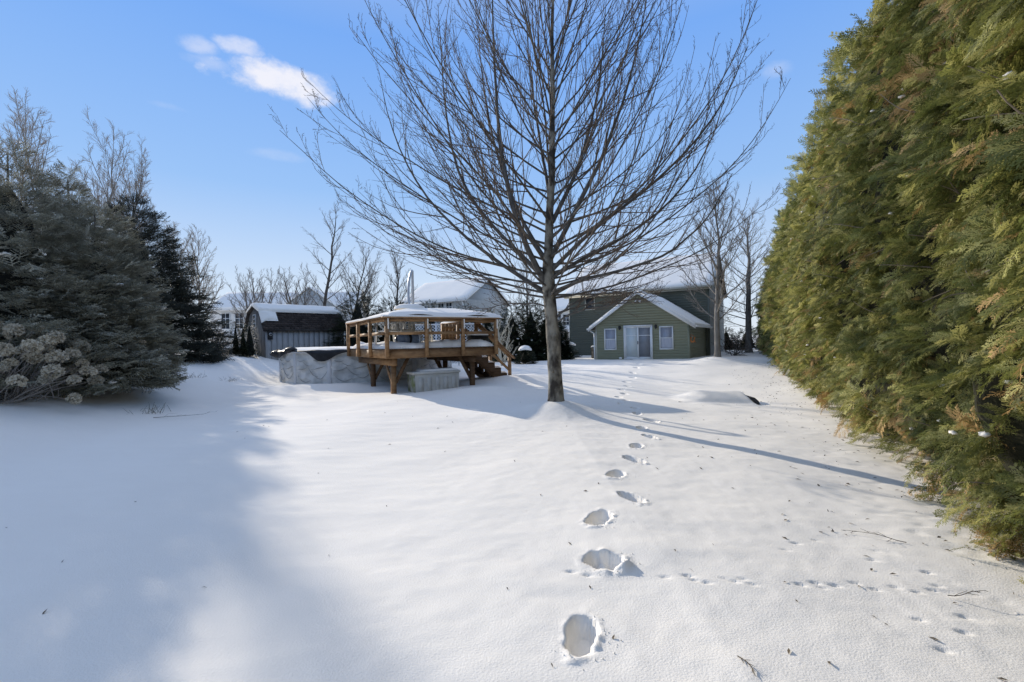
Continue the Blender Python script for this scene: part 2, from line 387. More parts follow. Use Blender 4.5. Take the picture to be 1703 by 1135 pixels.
def ground(x, y):
    z = base_ground(x, y)
    z = z + .004 * fbm(x * 9, y * 9, 2) + .010 * fbm(x * 2.1 + 5, y * 3.4, 2)
    # buried low thing: blanket of snow with a wind scoop in front and at the right end
    c, s = math.cos(BURIED), math.sin(BURIED)
    a = (x - MOUND[0]) * c + (y - MOUND[1]) * s; b = -(x - MOUND[0]) * s + (y - MOUND[1]) * c
    front = sstep((b + 1.05) / 1.35); back = sstep((1.7 - b) / 1.5)
    hump = .27 * front * back * sstep((a + 1.05) / .9) * sstep((1.04 - a) / .16)
    z = z + hump - .035 * np.exp(-((b + .62) / .14) ** 2) * sstep((1.15 - np.abs(a)) / .5) - .10 * np.exp(-((a - 1.12) / .14) ** 2 - ((b - .05) / .42) ** 2)
    for (px, py, L, W, an, dep) in PRINTS:
        m = (np.abs(x - px) < .6) & (np.abs(y - py) < .6)
        if not m.any(): continue
        xx = x[m] - px; yy = y[m] - py
        u = xx * math.cos(an) + yy * math.sin(an); v = -xx * math.sin(an) + yy * math.cos(an)
        wob = 1 + .22 * fbm(xx * 9 + px * 13, yy * 9 + py * 7, 2) + .10 * fbm(xx * 34 + px * 3, yy * 34, 2)
        waist = 1 - .11 * np.exp(-((v + .02) / .06) ** 2) * (1 if W < .25 else 0)
        r = np.sqrt((u / (W / 2 * waist)) ** 2 + (v / (L / 2)) ** 2) * wob
        hole = -dep * sstep((1.08 - r) / .15) * (1 - .25 * sstep((v + .05) / .2))
        rim = .007 * np.exp(-((r - 1.30) / .18) ** 2) * (1 + 3.5 * fbm(xx * 30 + px, yy * 30, 2)) * (.35 + .65 * sstep((u - v * .6) / .2 + .5))
        lump = 0
        if W > .25: lump = .075 * np.exp(-((u - .09) ** 2 / .003 + (v + .03) ** 2 / .004)) + .07 * np.exp(-((u + .01) ** 2 / .0012 + (v) ** 2 / .012)) + .05 * fbm(xx * 18, yy * 18, 2) * sstep((1.1 - r) / .3)
        z[m] = z[m] + hole + rim + lump
    for (px, py) in TRACKS:
        m = (np.abs(x - px) < .12) & (np.abs(y - py) < .08)
        if m.any(): z[m] = z[m] - .016 * (.5 + ((px * 37) % 1)) * np.exp(-(((x[m] - px) / .028) ** 2 + ((y[m] - py + .15 * (x[m] - px)) / .011) ** 2))
    # hedge side: pitted by drips and falling bits
    hd = (x - (1.94 + .503 * y)) * -.893
    w = sstep((1.3 - hd) / 1.2) * sstep((9 - y) / 3)
    z = z - .03 * w * np.clip(fbm(x * 5.5, y * 7.5, 2) - .18, 0, 1)
    return z
def gz(x, y): return float(base_ground(np.array([float(x)]), np.array([float(y)]))[0])
def spaced(segs):
    r = []
    for a, b, d in segs: r.append(np.arange(a, b - 1e-6, d))
    return np.concatenate(r)
def grow(a, d, k, lim):
    r = []; 
    while a < lim: a += d; d *= k; r.append(a)
    return np.array(r)
ys = np.concatenate([spaced([(.6, 1.9, .03), (1.9, 4.2, .015), (4.2, 9, .025), (9, 16.5, .05), (16.5, 30, .12)]), [30.], grow(30., .2, 1.13, 900)])
xs = np.concatenate([-grow(12., .12, 1.14, 900)[::-1], spaced([(-12, -1, .10), (-1, .0, .035), (.0, 2.85, .016), (2.85, 6.5, .04), (6.5, 13, .12)]), [13.], grow(13., .16, 1.14, 900)])
X, Y = np.meshgrid(xs, ys, indexing='ij')
Z = ground(X.ravel().copy(), Y.ravel().copy())
far = sstep((np.hypot(X.ravel(), Y.ravel()) - 60) / 60)
Z = Z * (1 - far) + .25 * far
mb = MB(); nY = len(ys); i = np.arange(len(xs) - 1)[:, None] * nY; j = np.arange(nY - 1)[None]
mb.addq(np.stack([X.ravel(), Y.ravel(), Z], -1), np.stack([i + j, i + nY + j, i + nY + j + 1, i + j + 1], -1).reshape(-1, 4))
g = mb.build('snowy_ground', 'snow', None, smooth=True, kind='structure')
g['label'] = 'smooth snow covered lawn with a trail of deep boot prints'
# ground behind the photographer
mb = MB(); xb = np.concatenate([-grow(0, .5, 1.3, 900)[::-1], [0], grow(0, .5, 1.3, 900)]); yb = np.concatenate([-grow(0., .5, 1.3, 900)[::-1], [0, .3, .6]])
X, Y = np.meshgrid(xb, yb, indexing='ij'); Z = base_ground(X.ravel(), Y.ravel()); far = sstep((np.hypot(X.ravel(), Y.ravel()) - 60) / 60); Z = Z * (1 - far) + .25 * far
nY = len(yb); i = np.arange(len(xb) - 1)[:, None] * nY; j = np.arange(nY - 1)[None]
mb.addq(np.stack([X.ravel(), Y.ravel(), Z - .004], -1), np.stack([i + j, i + nY + j, i + nY + j + 1, i + j + 1], -1).reshape(-1, 4))
mb.build('snowy_ground', 'snow', None, smooth=True, kind='structure')

# the buried thing
bx, by = MOUND
o = thing('buried_slab', 'low dark slab almost buried under a smooth snow hump beside the boot prints', 'slab', (bx, by, gz(bx, by) - .02), BURIED)
mb = MB(); mb.prism([(.70, -.30), (.99, -.27), (1.06, -.02), (1.0, .42), (.70, .45)], 'z', -.15, .08); bevel(mb.build('slab', 'stone', o), .02)
mb = MB(); mb.prism([(.92, .17), (1.06, .15), (1.16, .06), (1.24, -.12), (.92, -.12)], 'y', -.30, .30); bevel(mb.build('dark_end', 'stone', o), .02)  # dark end piece, also standing in for shade on the hump's steep end
mb = MB(); mb.prism([(-.98, -.52), (-.76, -.47), (-.80, -.34), (-.95, -.40)], 'z', -.1, .075); mb.build('dark_end', 'stone', o)

# ------------------------------------------------------------------ bare tree generator
def unit(v): return v / (np.linalg.norm(v, axis=-1, keepdims=True) + 1e-9)
def grow_branches(start, d0, length, N, up, wob, r, upramp=1.0):
    """vectorised curved branches; start (B,3), d0 (B,3), length (B,)"""
    B = len(start); P = np.zeros((B, N, 3)); P[:, 0] = start; d = unit(d0.copy()); step = length / (N - 1)
    drift = r.normal(0, 1, (B, 3))
    for k in range(1, N):
        drift = .55 * drift + r.normal(0, 1, (B, 3)) * .8
        u = np.zeros((B, 3)); u[:, 2] = up * (1 + upramp * (k / N - .5))
        d = unit(d + u + drift * wob)
        P[:, k] = P[:, k - 1] + d * step[:, None]
    return P
def spawn(P, Rad, n, t0, t1, ang, lenf, r, lenmin=.0, flat=0.0):
    """n children on every branch of P; returns starts, dirs, lengths, radii"""
    B, N, _ = P.shape
    t = np.linspace(t0, t1, n)[None] + r.uniform(-.5, .5, (B, n)) * (t1 - t0) / n
    f = t * (N - 1); k = np.clip(f.astype(int), 0, N - 2); fr = f - k
    bi = np.arange(B)[:, None]
    S = P[bi, k] * (1 - fr[..., None]) + P[bi, k + 1] * fr[..., None]
    T = unit(P[bi, k + 1] - P[bi, k])
    rad = Rad[bi, k] * (1 - fr) + Rad[bi, k + 1] * fr
    L = np.linalg.norm(np.diff(P, axis=1), axis=2).sum(1)
    ref = np.where(np.abs(T[..., 2:3]) > .9, [[[1., 0, 0]]], [[[0, 0, 1.]]])
    A = unit(np.cross(T, ref)); C = np.cross(A, T)
    side = np.where((np.arange(n) % 2 == 0)[None], 0., np.pi) + r.uniform(0, 2 * np.pi, (B, 1)) * (1 - flat) + r.normal(0, .55, (B, n)) + np.arange(n)[None] * 2.2 * (1 - flat)
    th = ang + r.normal(0, .14, (B, n))
    D = T * np.cos(th)[..., None] + (A * np.cos(side)[..., None] + C * np.sin(side)[..., None]) * np.sin(th)[..., None]
    ln = np.maximum(lenmin, L[:, None] * lenf * (1.12 - t) * r.uniform(.6, 1.2, (B, n)))
    return S.reshape(-1, 3), D.reshape(-1, 3), ln.reshape(-1), rad.reshape(-1)
def taper(r0, r1, N, B=None, p=1.0):
    t = np.linspace(0, 1, N) ** p
    r0 = np.atleast_1d(r0)[:, None]; r1 = np.atleast_1d(r1)[:, None]
    return r0 * (1 - t) + r1 * t

def bare_tree(name, label, loc, h, spread, seed, trunk_r=.12, fork=.3, nlimb=16, nsub=9, ntwig=6, nlet=0, lean=(0, 0), multi=1, group=None,
              bark='bark_grey', twig='twig_grey', twig_r=.006, low_ang=1.1, high_ang=.45, up=.10, cat='tree', leader=.97, wob=.028):
    r = np.random.default_rng(seed)
    root = thing(name, label, cat, loc, 0, group)
    for s in range(multi):
        N = 14; t = np.linspace(0, 1, N)
        az = r.uniform(0, 6.28) + s * 6.28 / multi; ml = .0 if multi == 1 else spread * .35
        wobx = np.cumsum(r.normal(0, .012, N)) * h * .6; woby = np.cumsum(r.normal(0, .012, N)) * h * .6
        P = np.stack([lean[0] * t + ml * np.cos(az) * t + wobx * t + (.06 if multi > 1 else 0) * np.cos(az), lean[1] * t + ml * np.sin(az) * t + woby * t + (.06 if multi > 1 else 0) * np.sin(az), h * leader * t * (1 if multi == 1 else r.uniform(.8, 1)) - .1], -1)
        Rd = trunk_r * (1 - t) ** .8 + .012
        Rd[0] *= 1.25
        mb = MB(); mb.tubes(P, Rd, 10); mb.build('trunk', bark, root, True)
        S, D, L, rad = spawn(P[None], Rd[None], nlimb, fork, .97, .8, .5, r)
        tt = np.clip((S[:, 2] / h - fork) / (1 - fork), 0, 1)
        ang = low_ang * (1 - tt) + high_ang * tt + r.normal(0, .08, nlimb)
        azs = np.arange(nlimb) * 2.4 + r.uniform(-.4, .4, nlimb)
        D = np.stack([np.cos(azs) * np.sin(ang), np.sin(azs) * np.sin(ang), np.cos(ang)], -1)
        L = spread * (1.15 - .75 * tt) * r.uniform(.8, 1.15, nlimb)
        lr = np.minimum(rad * .6, .010 + .0085 * L)
        P1 = grow_branches(S, D, L, 9, up, wob, r); R1 = taper(lr, np.full(nlimb, twig_r), 9)
        S, D, L, rad = spawn(P1, R1, nsub, .18, .97, .62, .42, r, spread * .1)
        P2 = grow_branches(S, D, L, 6, up * .9, wob * 1.3, r); R2 = taper(np.minimum(rad * .65, .012), np.full(len(L), twig_r * .8), 6)
        S, D, L, rad = spawn(P2, R2, ntwig, .2, .98, .6, .45, r, spread * .05)
        P3 = grow_branches(S, D, L, 4, up, wob * 1.5, r); R3 = taper(np.minimum(rad * .7, twig_r * 1.2), np.full(len(L), twig_r * .6), 4)
        tw = MB(); 
        for k in range(nlimb):
            lb = MB(); lb.tubes(P1[k], R1[k], 6); lb.build('limb', bark, root, True)
        tw.tubes(P2, R2, 4); tw.tubes(P3, R3, 3)
        if nlet:
            S, D, L, rad = spawn(P3, R3, nlet, .3, .98, .6, .5, r, spread * .03)
            P4 = grow_branches(S, D, L, 3, up, wob * 2, r); tw.tubes(P4, taper(np.full(len(L), twig_r * .6), np.full(len(L), twig_r * .4), 3), 3)
        tw.build('twigs', twig, root, True, kind='stuff')
    return root

# ------------------------------------------------------------------ the big maple
def hero():
    r = np.random.default_rng(21)
    bx, by = .88, 9.35; bz = gz(bx, by)
    root = thing('maple_tree', 'large bare maple with grey blotched trunk standing on a snow mound in the lawn', 'tree', (bx, by, bz - .10))
    root.scale = (.875, .875, .875)
    # trunk follows the slight leftward lean of the photo
    tz = np.array([-.1, .15, .5, 1., 1.5, 2., 2.5, 3., 3.6, 4.4, 5.4, 6.5, 7.6, 8.8, 10., 11.2, 12.3])
    tx = np.array([.0, .0, -.005, -.02, -.03, -.06, -.10, -.12, -.10, -.06, .02, .05, .09, .10, .16, .2, .22])
    ty = np.array([0, 0, 0, .01, .03, .05, .05, .06, .08, .1, .1, .14, .16, .2, .2, .25, .3])
    tr = np.array([.26, .19, .168, .158, .165, .148, .148, .158, .105, .092, .080, .068, .055, .042, .030, .018, .007])
    # resample
    zz = np.concatenate([np.arange(-.1, 3.6, .08), np.arange(3.6, 12.3, .25)])
    P = np.stack([np.interp(zz, tz, tx), np.interp(zz, tz, ty), zz], -1); Rt = np.interp(zz, tz, tr)
    mb = MB(); sides = 20; mb.tubes(P, Rt, sides)
    V = mb.v[0]; ang = np.arctan2(V[:, 1], V[:, 0]); zv = V[:, 2]
    c = np.repeat(P, sides, axis=0); d = V - c
    k = 1 + .05 * fbm(ang * 1.6 + 4, zv * 3., 3) * 2 + .10 * np.exp(-((zv - 1.62) / .12) ** 2) * (np.cos(ang + .9) > .2) + .06 * np.exp(-((zv - .95) / .1) ** 2) * (np.cos(ang + 2.2) > .3)
    k += .12 * np.clip(.35 - zv, 0, 1) * (np.cos(ang * 5) * .5 + .5)
    mb.v[0] = c + d * k[:, None]
    mb.build('trunk', 'bark', root, True)
    # snow foot and scar knots
    for (z, a, s) in ((1.62, -1.3, .075), (1.3, -1.8, .05), (.98, -1.2, .05), (.8, -2., .05)):
        kn = MB(); rr = float(np.interp(z, tz, tr)); cx = float(np.interp(z, tz, tx)) + math.cos(a) * rr * .93; cy = float(np.interp(z, tz, ty)) + math.sin(a) * rr * .93
        u = np.linspace(0, 2 * np.pi, 13)[:-1]; vv = np.linspace(.05, np.pi - .05, 7)
        U, W = np.meshgrid(u, vv, indexing='ij')
        Q = np.stack([cx + s * .7 * np.cos(U) * np.sin(W), cy + s * .7 * np.sin(U) * np.sin(W), z + s * np.cos(W)], -1).reshape(-1, 3)
        i = np.arange(12)[:, None] * 7; i2 = ((np.arange(12) + 1) % 12)[:, None] * 7; j = np.arange(6)[None]
        kn.addq(Q, np.stack([i + j, i2 + j, i2 + j + 1, i + j + 1], -1).reshape(-1, 4))
        kn.build('knot', 'bark', root, True)
    limbs = []   # polyline list, start radius
    def limb(pts, r0, r1=.006, n=16):
        pts = np.array(pts, float); s = np.concatenate([[0], np.cumsum(np.linalg.norm(np.diff(pts, axis=0), axis=1))]); s /= s[-1]
        # smooth (Catmull-like through dense interpolation and relaxation)
        q = np.linspace(0, 1, 40); C = np.stack([np.interp(q, s, pts[:, a]) for a in range(3)], -1)
        for _ in range(14): C[1:-1] = .5 * C[1:-1] + .25 * (C[:-2] + C[2:])
        q2 = np.linspace(0, 1, n); C = np.stack([np.interp(q2, q, C[:, a]) for a in range(3)], -1)
        w = np.cumsum(r.normal(0, .012, (n, 3)), axis=0); w -= w[0]; C = C + w
        limbs.append((C, r0, r1))
    # measured main limbs (x, depth offset, height) in metres about the trunk
    limb([(-.15, .05, 2.75), (-.55, -.1, 3.45), (-.95, -.25, 4.5), (-1.15, -.3, 5.6), (-1.25, -.2, 6.9), (-1.35, -.2, 8.6), (-1.3, -.2, 10.4)], .078, .007)
    limb([(-.12, .0, 2.9), (-.75, .45, 3.6), (-1.5, .8, 4.5), (-2.2, 1.1, 5.5), (-2.6, 1.3, 7.0), (-2.75, 1.4, 9.2), (-2.8, 1.5, 10.6)], .060, .006)
    limb([(-.08, .1, 2.55), (-.8, .6, 3.15), (-1.9, 1.0, 4.0), (-2.9, 1.3, 5.0), (-3.7, 1.5, 6.2), (-4.2, 1.6, 7.8), (-4.4, 1.6, 8.9)], .06, .006)
    limb([(-.1, .05, 3.3), (-.55, .5, 4.2), (-1.0, .9, 5.3), (-1.4, 1.0, 6.6), (-1.6, 1.1, 8.0), (-1.75, 1.2, 9.9)], .062, .006)
    limb([(-.05, .1, 3.6), (.05, .5, 4.8), (-.1, .8, 6.2), (-.3, .9, 8.0), (-.35, 1.0, 10.2)], .06, .006)
    limb([(-.05, .05, 3.45), (.55, -.2, 4.5), (1.15, -.35, 5.6), (1.7, -.4, 7.0), (2.1, -.4, 8.6), (2.35, -.4, 10.0)], .064, .006)
    limb([(.0, .05, 4.3), (.55, .4, 5.3), (1.0, .6, 6.6), (1.35, .7, 8.3), (1.5, .7, 10.2)], .058, .006)
    limb([(-.05, 0, 3.0), (.6, .4, 3.4), (1.6, .9, 3.95), (2.7, 1.1, 4.6), (3.7, 1.2, 5.6), (4.4, 1.2, 6.9), (4.75, 1.2, 8.2)], .055, .006)
    limb([(-.05, 0, 3.15), (.7, -.2, 3.9), (1.7, -.5, 4.6), (2.7, -.8, 5.3), (3.6, -1.0, 6.4), (4.2, -1.0, 7.7)], .055, .006)
    limb([(.04, 0, 2.05), (.35, -.25, 2.35), (.9, -.45, 2.55), (1.6, -.6, 2.5), (2.2, -.6, 2.55)], .028, .004)
    limb([(-.16, 0, 2.3), (-.5, .2, 2.42), (-1.1, .3, 2.42), (-2.0, .3, 2.3)], .022, .004)
    limb([(.0, 0, 2.6), (.5, -.5, 2.85), (1.2, -1.0, 2.95), (2.2, -1.4, 3.2), (3.0, -1.5, 3.9), (3.5, -1.5, 4.8)], .05, .006)
    for q in range(2):
        a0 = -.75 + q * .5; zz0 = 1.95 + .2 * q
        limb([(.1 * math.cos(a0), .1 * math.sin(a0), zz0), (.6 * math.cos(a0), .6 * math.sin(a0), zz0 + .16), (1.4 * math.cos(a0 + .1), 1.4 * math.sin(a0 + .1), zz0 + .26), (2.4 * math.cos(a0 + .12), 2.4 * math.sin(a0 + .12), zz0 + .22 + .1 * q)], .027, .005)
    # many more slender limbs, low ones spreading flat and sweeping up at the ends
    n = 64
    z0 = 2.5 + 5.9 * np.linspace(0, 1, n) ** 1.45
    az = np.arange(n) * 2.399 + r.uniform(-.3, .3, n)
    tt = (z0 - 2.5) / 5.9
    ang = 1.42 * (1 - tt) ** .85 + .40 * tt + r.normal(0, .07, n)
    D = np.stack([np.cos(az) * np.sin(ang), np.sin(az) * np.sin(ang), np.cos(ang)], -1)
    S = np.stack([np.interp(z0, tz, tx), np.interp(z0, tz, ty), z0], -1)
    L = (6.75 - 1.8 * tt - 1.1 * np.clip(1 - tt / .12, 0, 1)) * r.uniform(.86, 1.0, n)
    low = np.clip(1 - tt * 2.2, 0, 1)
    PL = grow_branches(S, D, L, 16, .050 + .022 * np.clip(tt * 3, 0, 1), .030, r, upramp=1.3)
    for k in range(n): limbs.append((PL[k], .009 + .0036 * L[k] * (1 - .3 * tt[k]), .0036))
    allP = np.stack([l[0] for l in limbs]); allR = np.stack([taper(l[1], l[2], 16, p=.85)[0] for l in limbs])
    # visible limb meshes
    objs = []
    for P1, R1 in zip(allP, allR):
        m1 = MB(); m1.tubes(P1, R1, 8); objs.append(m1.build('limb', 'limb_bark', root, True))
    # leader counts as a branch for the twigs
    lead = P[zz > 3.6]; q = np.linspace(0, len(lead) - 1, 16).astype(int)
    allP = np.concatenate([allP, lead[q][None]]); allR = np.concatenate([allR, np.interp(lead[q][:, 2], tz, tr)[None]])
    Lg = np.linalg.norm(np.diff(allP, axis=1), axis=2).sum(1)
    S, Dd, Ls, rad = spawn(allP, allR, 15, .16, .97, .50, .46, r, .35)
    nb = len(allP)
    P2 = grow_branches(S, Dd, Ls, 10, .075, .04, r); R2 = taper(np.minimum(rad * .6, .005 + .005 * Ls), np.full(len(Ls), .0034), 10)
    S, Dd, Ls3, rad3 = spawn(P2, R2, 5, .15, .97, .52, .40, r, .16)
    P3 = grow_branches(S, Dd, Ls3, 6, .08, .05, r); R3 = taper(np.minimum(rad3 * .7, .0048), np.full(len(Ls3), .0027), 6)
    S, Dd, Ls4, rad4 = spawn(P3, R3, 3, .3, .97, .75, .16, r, .05)
    P4 = grow_branches(S, Dd, Ls4, 3, .08, .10, r); R4 = taper(np.full(len(Ls4), .0033), np.full(len(Ls4), .0024), 3)
    for k in range(nb):
        m2 = MB(); m2.tubes(P2[k * 15:(k + 1) * 15], R2[k * 15:(k + 1) * 15], 5)
        m2.tubes(P3[k * 75:(k + 1) * 75], R3[k * 75:(k + 1) * 75], 3)
        m2.tubes(P4[k * 225:(k + 1) * 225], R4[k * 225:(k + 1) * 225], 3)
        # swollen winter buds at the twig tips
        m2.build('twigs', 'twig', objs[k] if k < len(objs) else root, True, kind='stuff')
hero()

# ------------------------------------------------------------------ foliage sprays, scattered with geometry nodes
def frame_to_euler(dx, nz):
    x = unit(dx); y = unit(np.cross(nz, x)); z = np.cross(x, y)
    m20 = x[:, 2]; m21 = y[:, 2]; m22 = z[:, 2]; m10 = x[:, 1]; m00 = x[:, 0]
    return np.stack([np.arctan2(m21, m22), -np.arcsin(np.clip(m20, -1, 1)), np.arctan2(m10, m00)], -1)

def cedar_spray(seed, m, droop=.25):
    r = np.random.default_rng(seed); V = []; F = []
    def loz(p, d, L, w, n):
        d = unit(d); s = np.cross(n, d); s = unit(s); b = len(V)
        V.extend([p, p + d * L * .45 + s * w * .5, p + d * L, p + d * L * .45 - s * w * .5]); F.append((b, b + 1, b + 2, b + 3))
    n0 = np.array([0, 0, 1.])
    def stem(t): return np.array([t, .06 * math.sin(t * 3 + seed), -droop * t * t])
    K = 11
    for k in range(K):
        t0 = k / K; p = stem(t0); q = stem(t0 + 1 / K); loz(p, q - p, np.linalg.norm(q - p) * 1.25, .035, n0)
    for k in range(13):
        t = .06 + .90 * k / 12; sgn = 1 if k % 2 else -1
        p = stem(t); L = (.42 * (1 - t) + .12) * r.uniform(.75, 1.15) * (.6 + .4 * min(1, t * 4))
        a = sgn * r.uniform(.55, .85); tilt = r.normal(0, .18)
        d = np.array([math.cos(a), math.sin(a), -droop * 1.2 * t + tilt])
        loz(p, d, L, .036, n0)
        for q in range(6):
            u = .2 + .75 * q / 5; s2 = 1 if q % 2 else -1
            a2 = a + s2 * r.uniform(.5, .8); L2 = L * .42 * (1.15 - u) * r.uniform(.8, 1.2) + .035
            d2 = np.array([math.cos(a2), math.sin(a2), -droop * t + tilt + r.normal(0, .15)])
            loz(p + unit(d) * L * u + np.array([0, 0, -.03 * u * u]), d2, L2, .034, n0)
    me = bpy.data.meshes.new('cedar_spray'); me.from_pydata([tuple(v) for v in V], [], F); me.materials.append(MT[m]); me.update()
    return bpy.data.objects.new('cedar_spray', me)

def spruce_spray(seed, m, dens=1.0):
    r = np.random.default_rng(seed); mb = MB()
    def twig(p, d, L, nn):
        d = unit(np.array(d)); ref = np.array([0, 0, 1.]); a = unit(np.cross(d, ref)); b = np.cross(a, d)
        t = np.sort(r.uniform(.0, 1, nn)); th = r.uniform(0, 6.283, nn)
        base = p + d * (t * L)[:, None]
        o = a * np.cos(th)[:, None] + b * np.sin(th)[:, None]
        tip = base + (o * .75 + d * .75) * (.062 * r.uniform(.8, 1.2, nn))[:, None]
        w = np.cross(d, o) * .0085
        Vv = np.stack([base - w, base + w, tip], 1).reshape(-1, 3)
        mb.addq(Vv, np.arange(nn * 3).reshape(-1, 3))
        mb.tubes(np.stack([p, p + d * L * .5, p + d * L]), np.array([.011, .009, .005]), 3)
    twig(np.zeros(3), (1, 0, 0), 1.0, int(72 * dens))
    for k in range(9):
        t = .08 + .82 * k / 8; s = 1 if k % 2 else -1; a = s * r.uniform(.6, .95)
        twig(np.array([t, 0, 0]), (math.cos(a), math.sin(a), r.normal(-.1, .12)), (.55 * (1.05 - t) + .1) * r.uniform(.8, 1.15), int(34 * dens))
    me = mb.mesh('spruce_spray'); me.materials.append(MT[m])
    return bpy.data.objects.new('spruce_spray', me)

def gn_scatter(name, parent, pts, eul, scl, idx, variants, kind='stuff'):
    me = bpy.data.meshes.new(name); me.vertices.add(len(pts)); me.vertices.foreach_set('co', np.asarray(pts, np.float32).ravel())
    a = me.attributes.new('rot', 'FLOAT_VECTOR', 'POINT'); a.data.foreach_set('vector', np.asarray(eul, np.float32).ravel())
    a = me.attributes.new('scl', 'FLOAT', 'POINT'); a.data.foreach_set('value', np.asarray(scl, np.float32))
    a = me.attributes.new('idx', 'INT', 'POINT'); a.data.foreach_set('value', np.asarray(idx, np.int32))
    o = bpy.data.objects.new(name, me); col.objects.link(o); o.parent = parent; o['kind'] = kind
    ng = bpy.data.node_groups.new(name, 'GeometryNodeTree')
    ng.interface.new_socket('Geometry', in_out='INPUT', socket_type='NodeSocketGeometry'); ng.interface.new_socket('Geometry', in_out='OUTPUT', socket_type='NodeSocketGeometry')
    I = ng.nodes.new('NodeGroupInput'); O = ng.nodes.new('NodeGroupOutput'); J = ng.nodes.new('GeometryNodeJoinGeometry')
    def attr(nm, ty):
        n = ng.nodes.new('GeometryNodeInputNamedAttribute'); n.data_type = ty; n.inputs['Name'].default_value = nm; return n.outputs['Attribute']
    ra = attr('rot', 'FLOAT_VECTOR'); sa = attr('scl', 'FLOAT'); ia = attr('idx', 'INT')
    for k, v in enumerate(variants):
        c = ng.nodes.new('FunctionNodeCompare'); c.data_type = 'INT'; c.operation = 'EQUAL'; ng.links.new(ia, c.inputs[2]); c.inputs[3].default_value = k
        oi = ng.nodes.new('GeometryNodeObjectInfo'); oi.inputs['Object'].default_value = v
        ip = ng.nodes.new('GeometryNodeInstanceOnPoints')
        ng.links.new(I.outputs[0], ip.inputs['Points']); ng.links.new(c.outputs[0], ip.inputs['Selection']); ng.links.new(oi.outputs['Geometry'], ip.inputs['Instance'])
        ng.links.new(ra, ip.inputs['Rotation']); ng.links.new(sa, ip.inputs['Scale']); ng.links.new(ip.outputs[0], J.inputs[0])
    ng.links.new(J.outputs[0], O.inputs[0])
    md = o.modifiers.new('scatter', 'NODES'); md.node_group = ng
    return o

CED = [cedar_spray(1, 'cedar'), cedar_spray(2, 'cedar', .4), cedar_spray(3, 'cedar_tip', .3), cedar_spray(4, 'cedar_tip', .1), cedar_spray(5, 'cedar_dead', .5)]
SPR = [spruce_spray(11, 'spruce'), spruce_spray(12, 'spruce'), spruce_spray(13, 'spruce_frost'), spruce_spray(16, 'spruce')]
SPD = [spruce_spray(14, 'spruce_dark'), spruce_spray(15, 'spruce_dark')]
EVG = [cedar_spray(21, 'evergreen'), cedar_spray(22, 'evergreen', .1)]

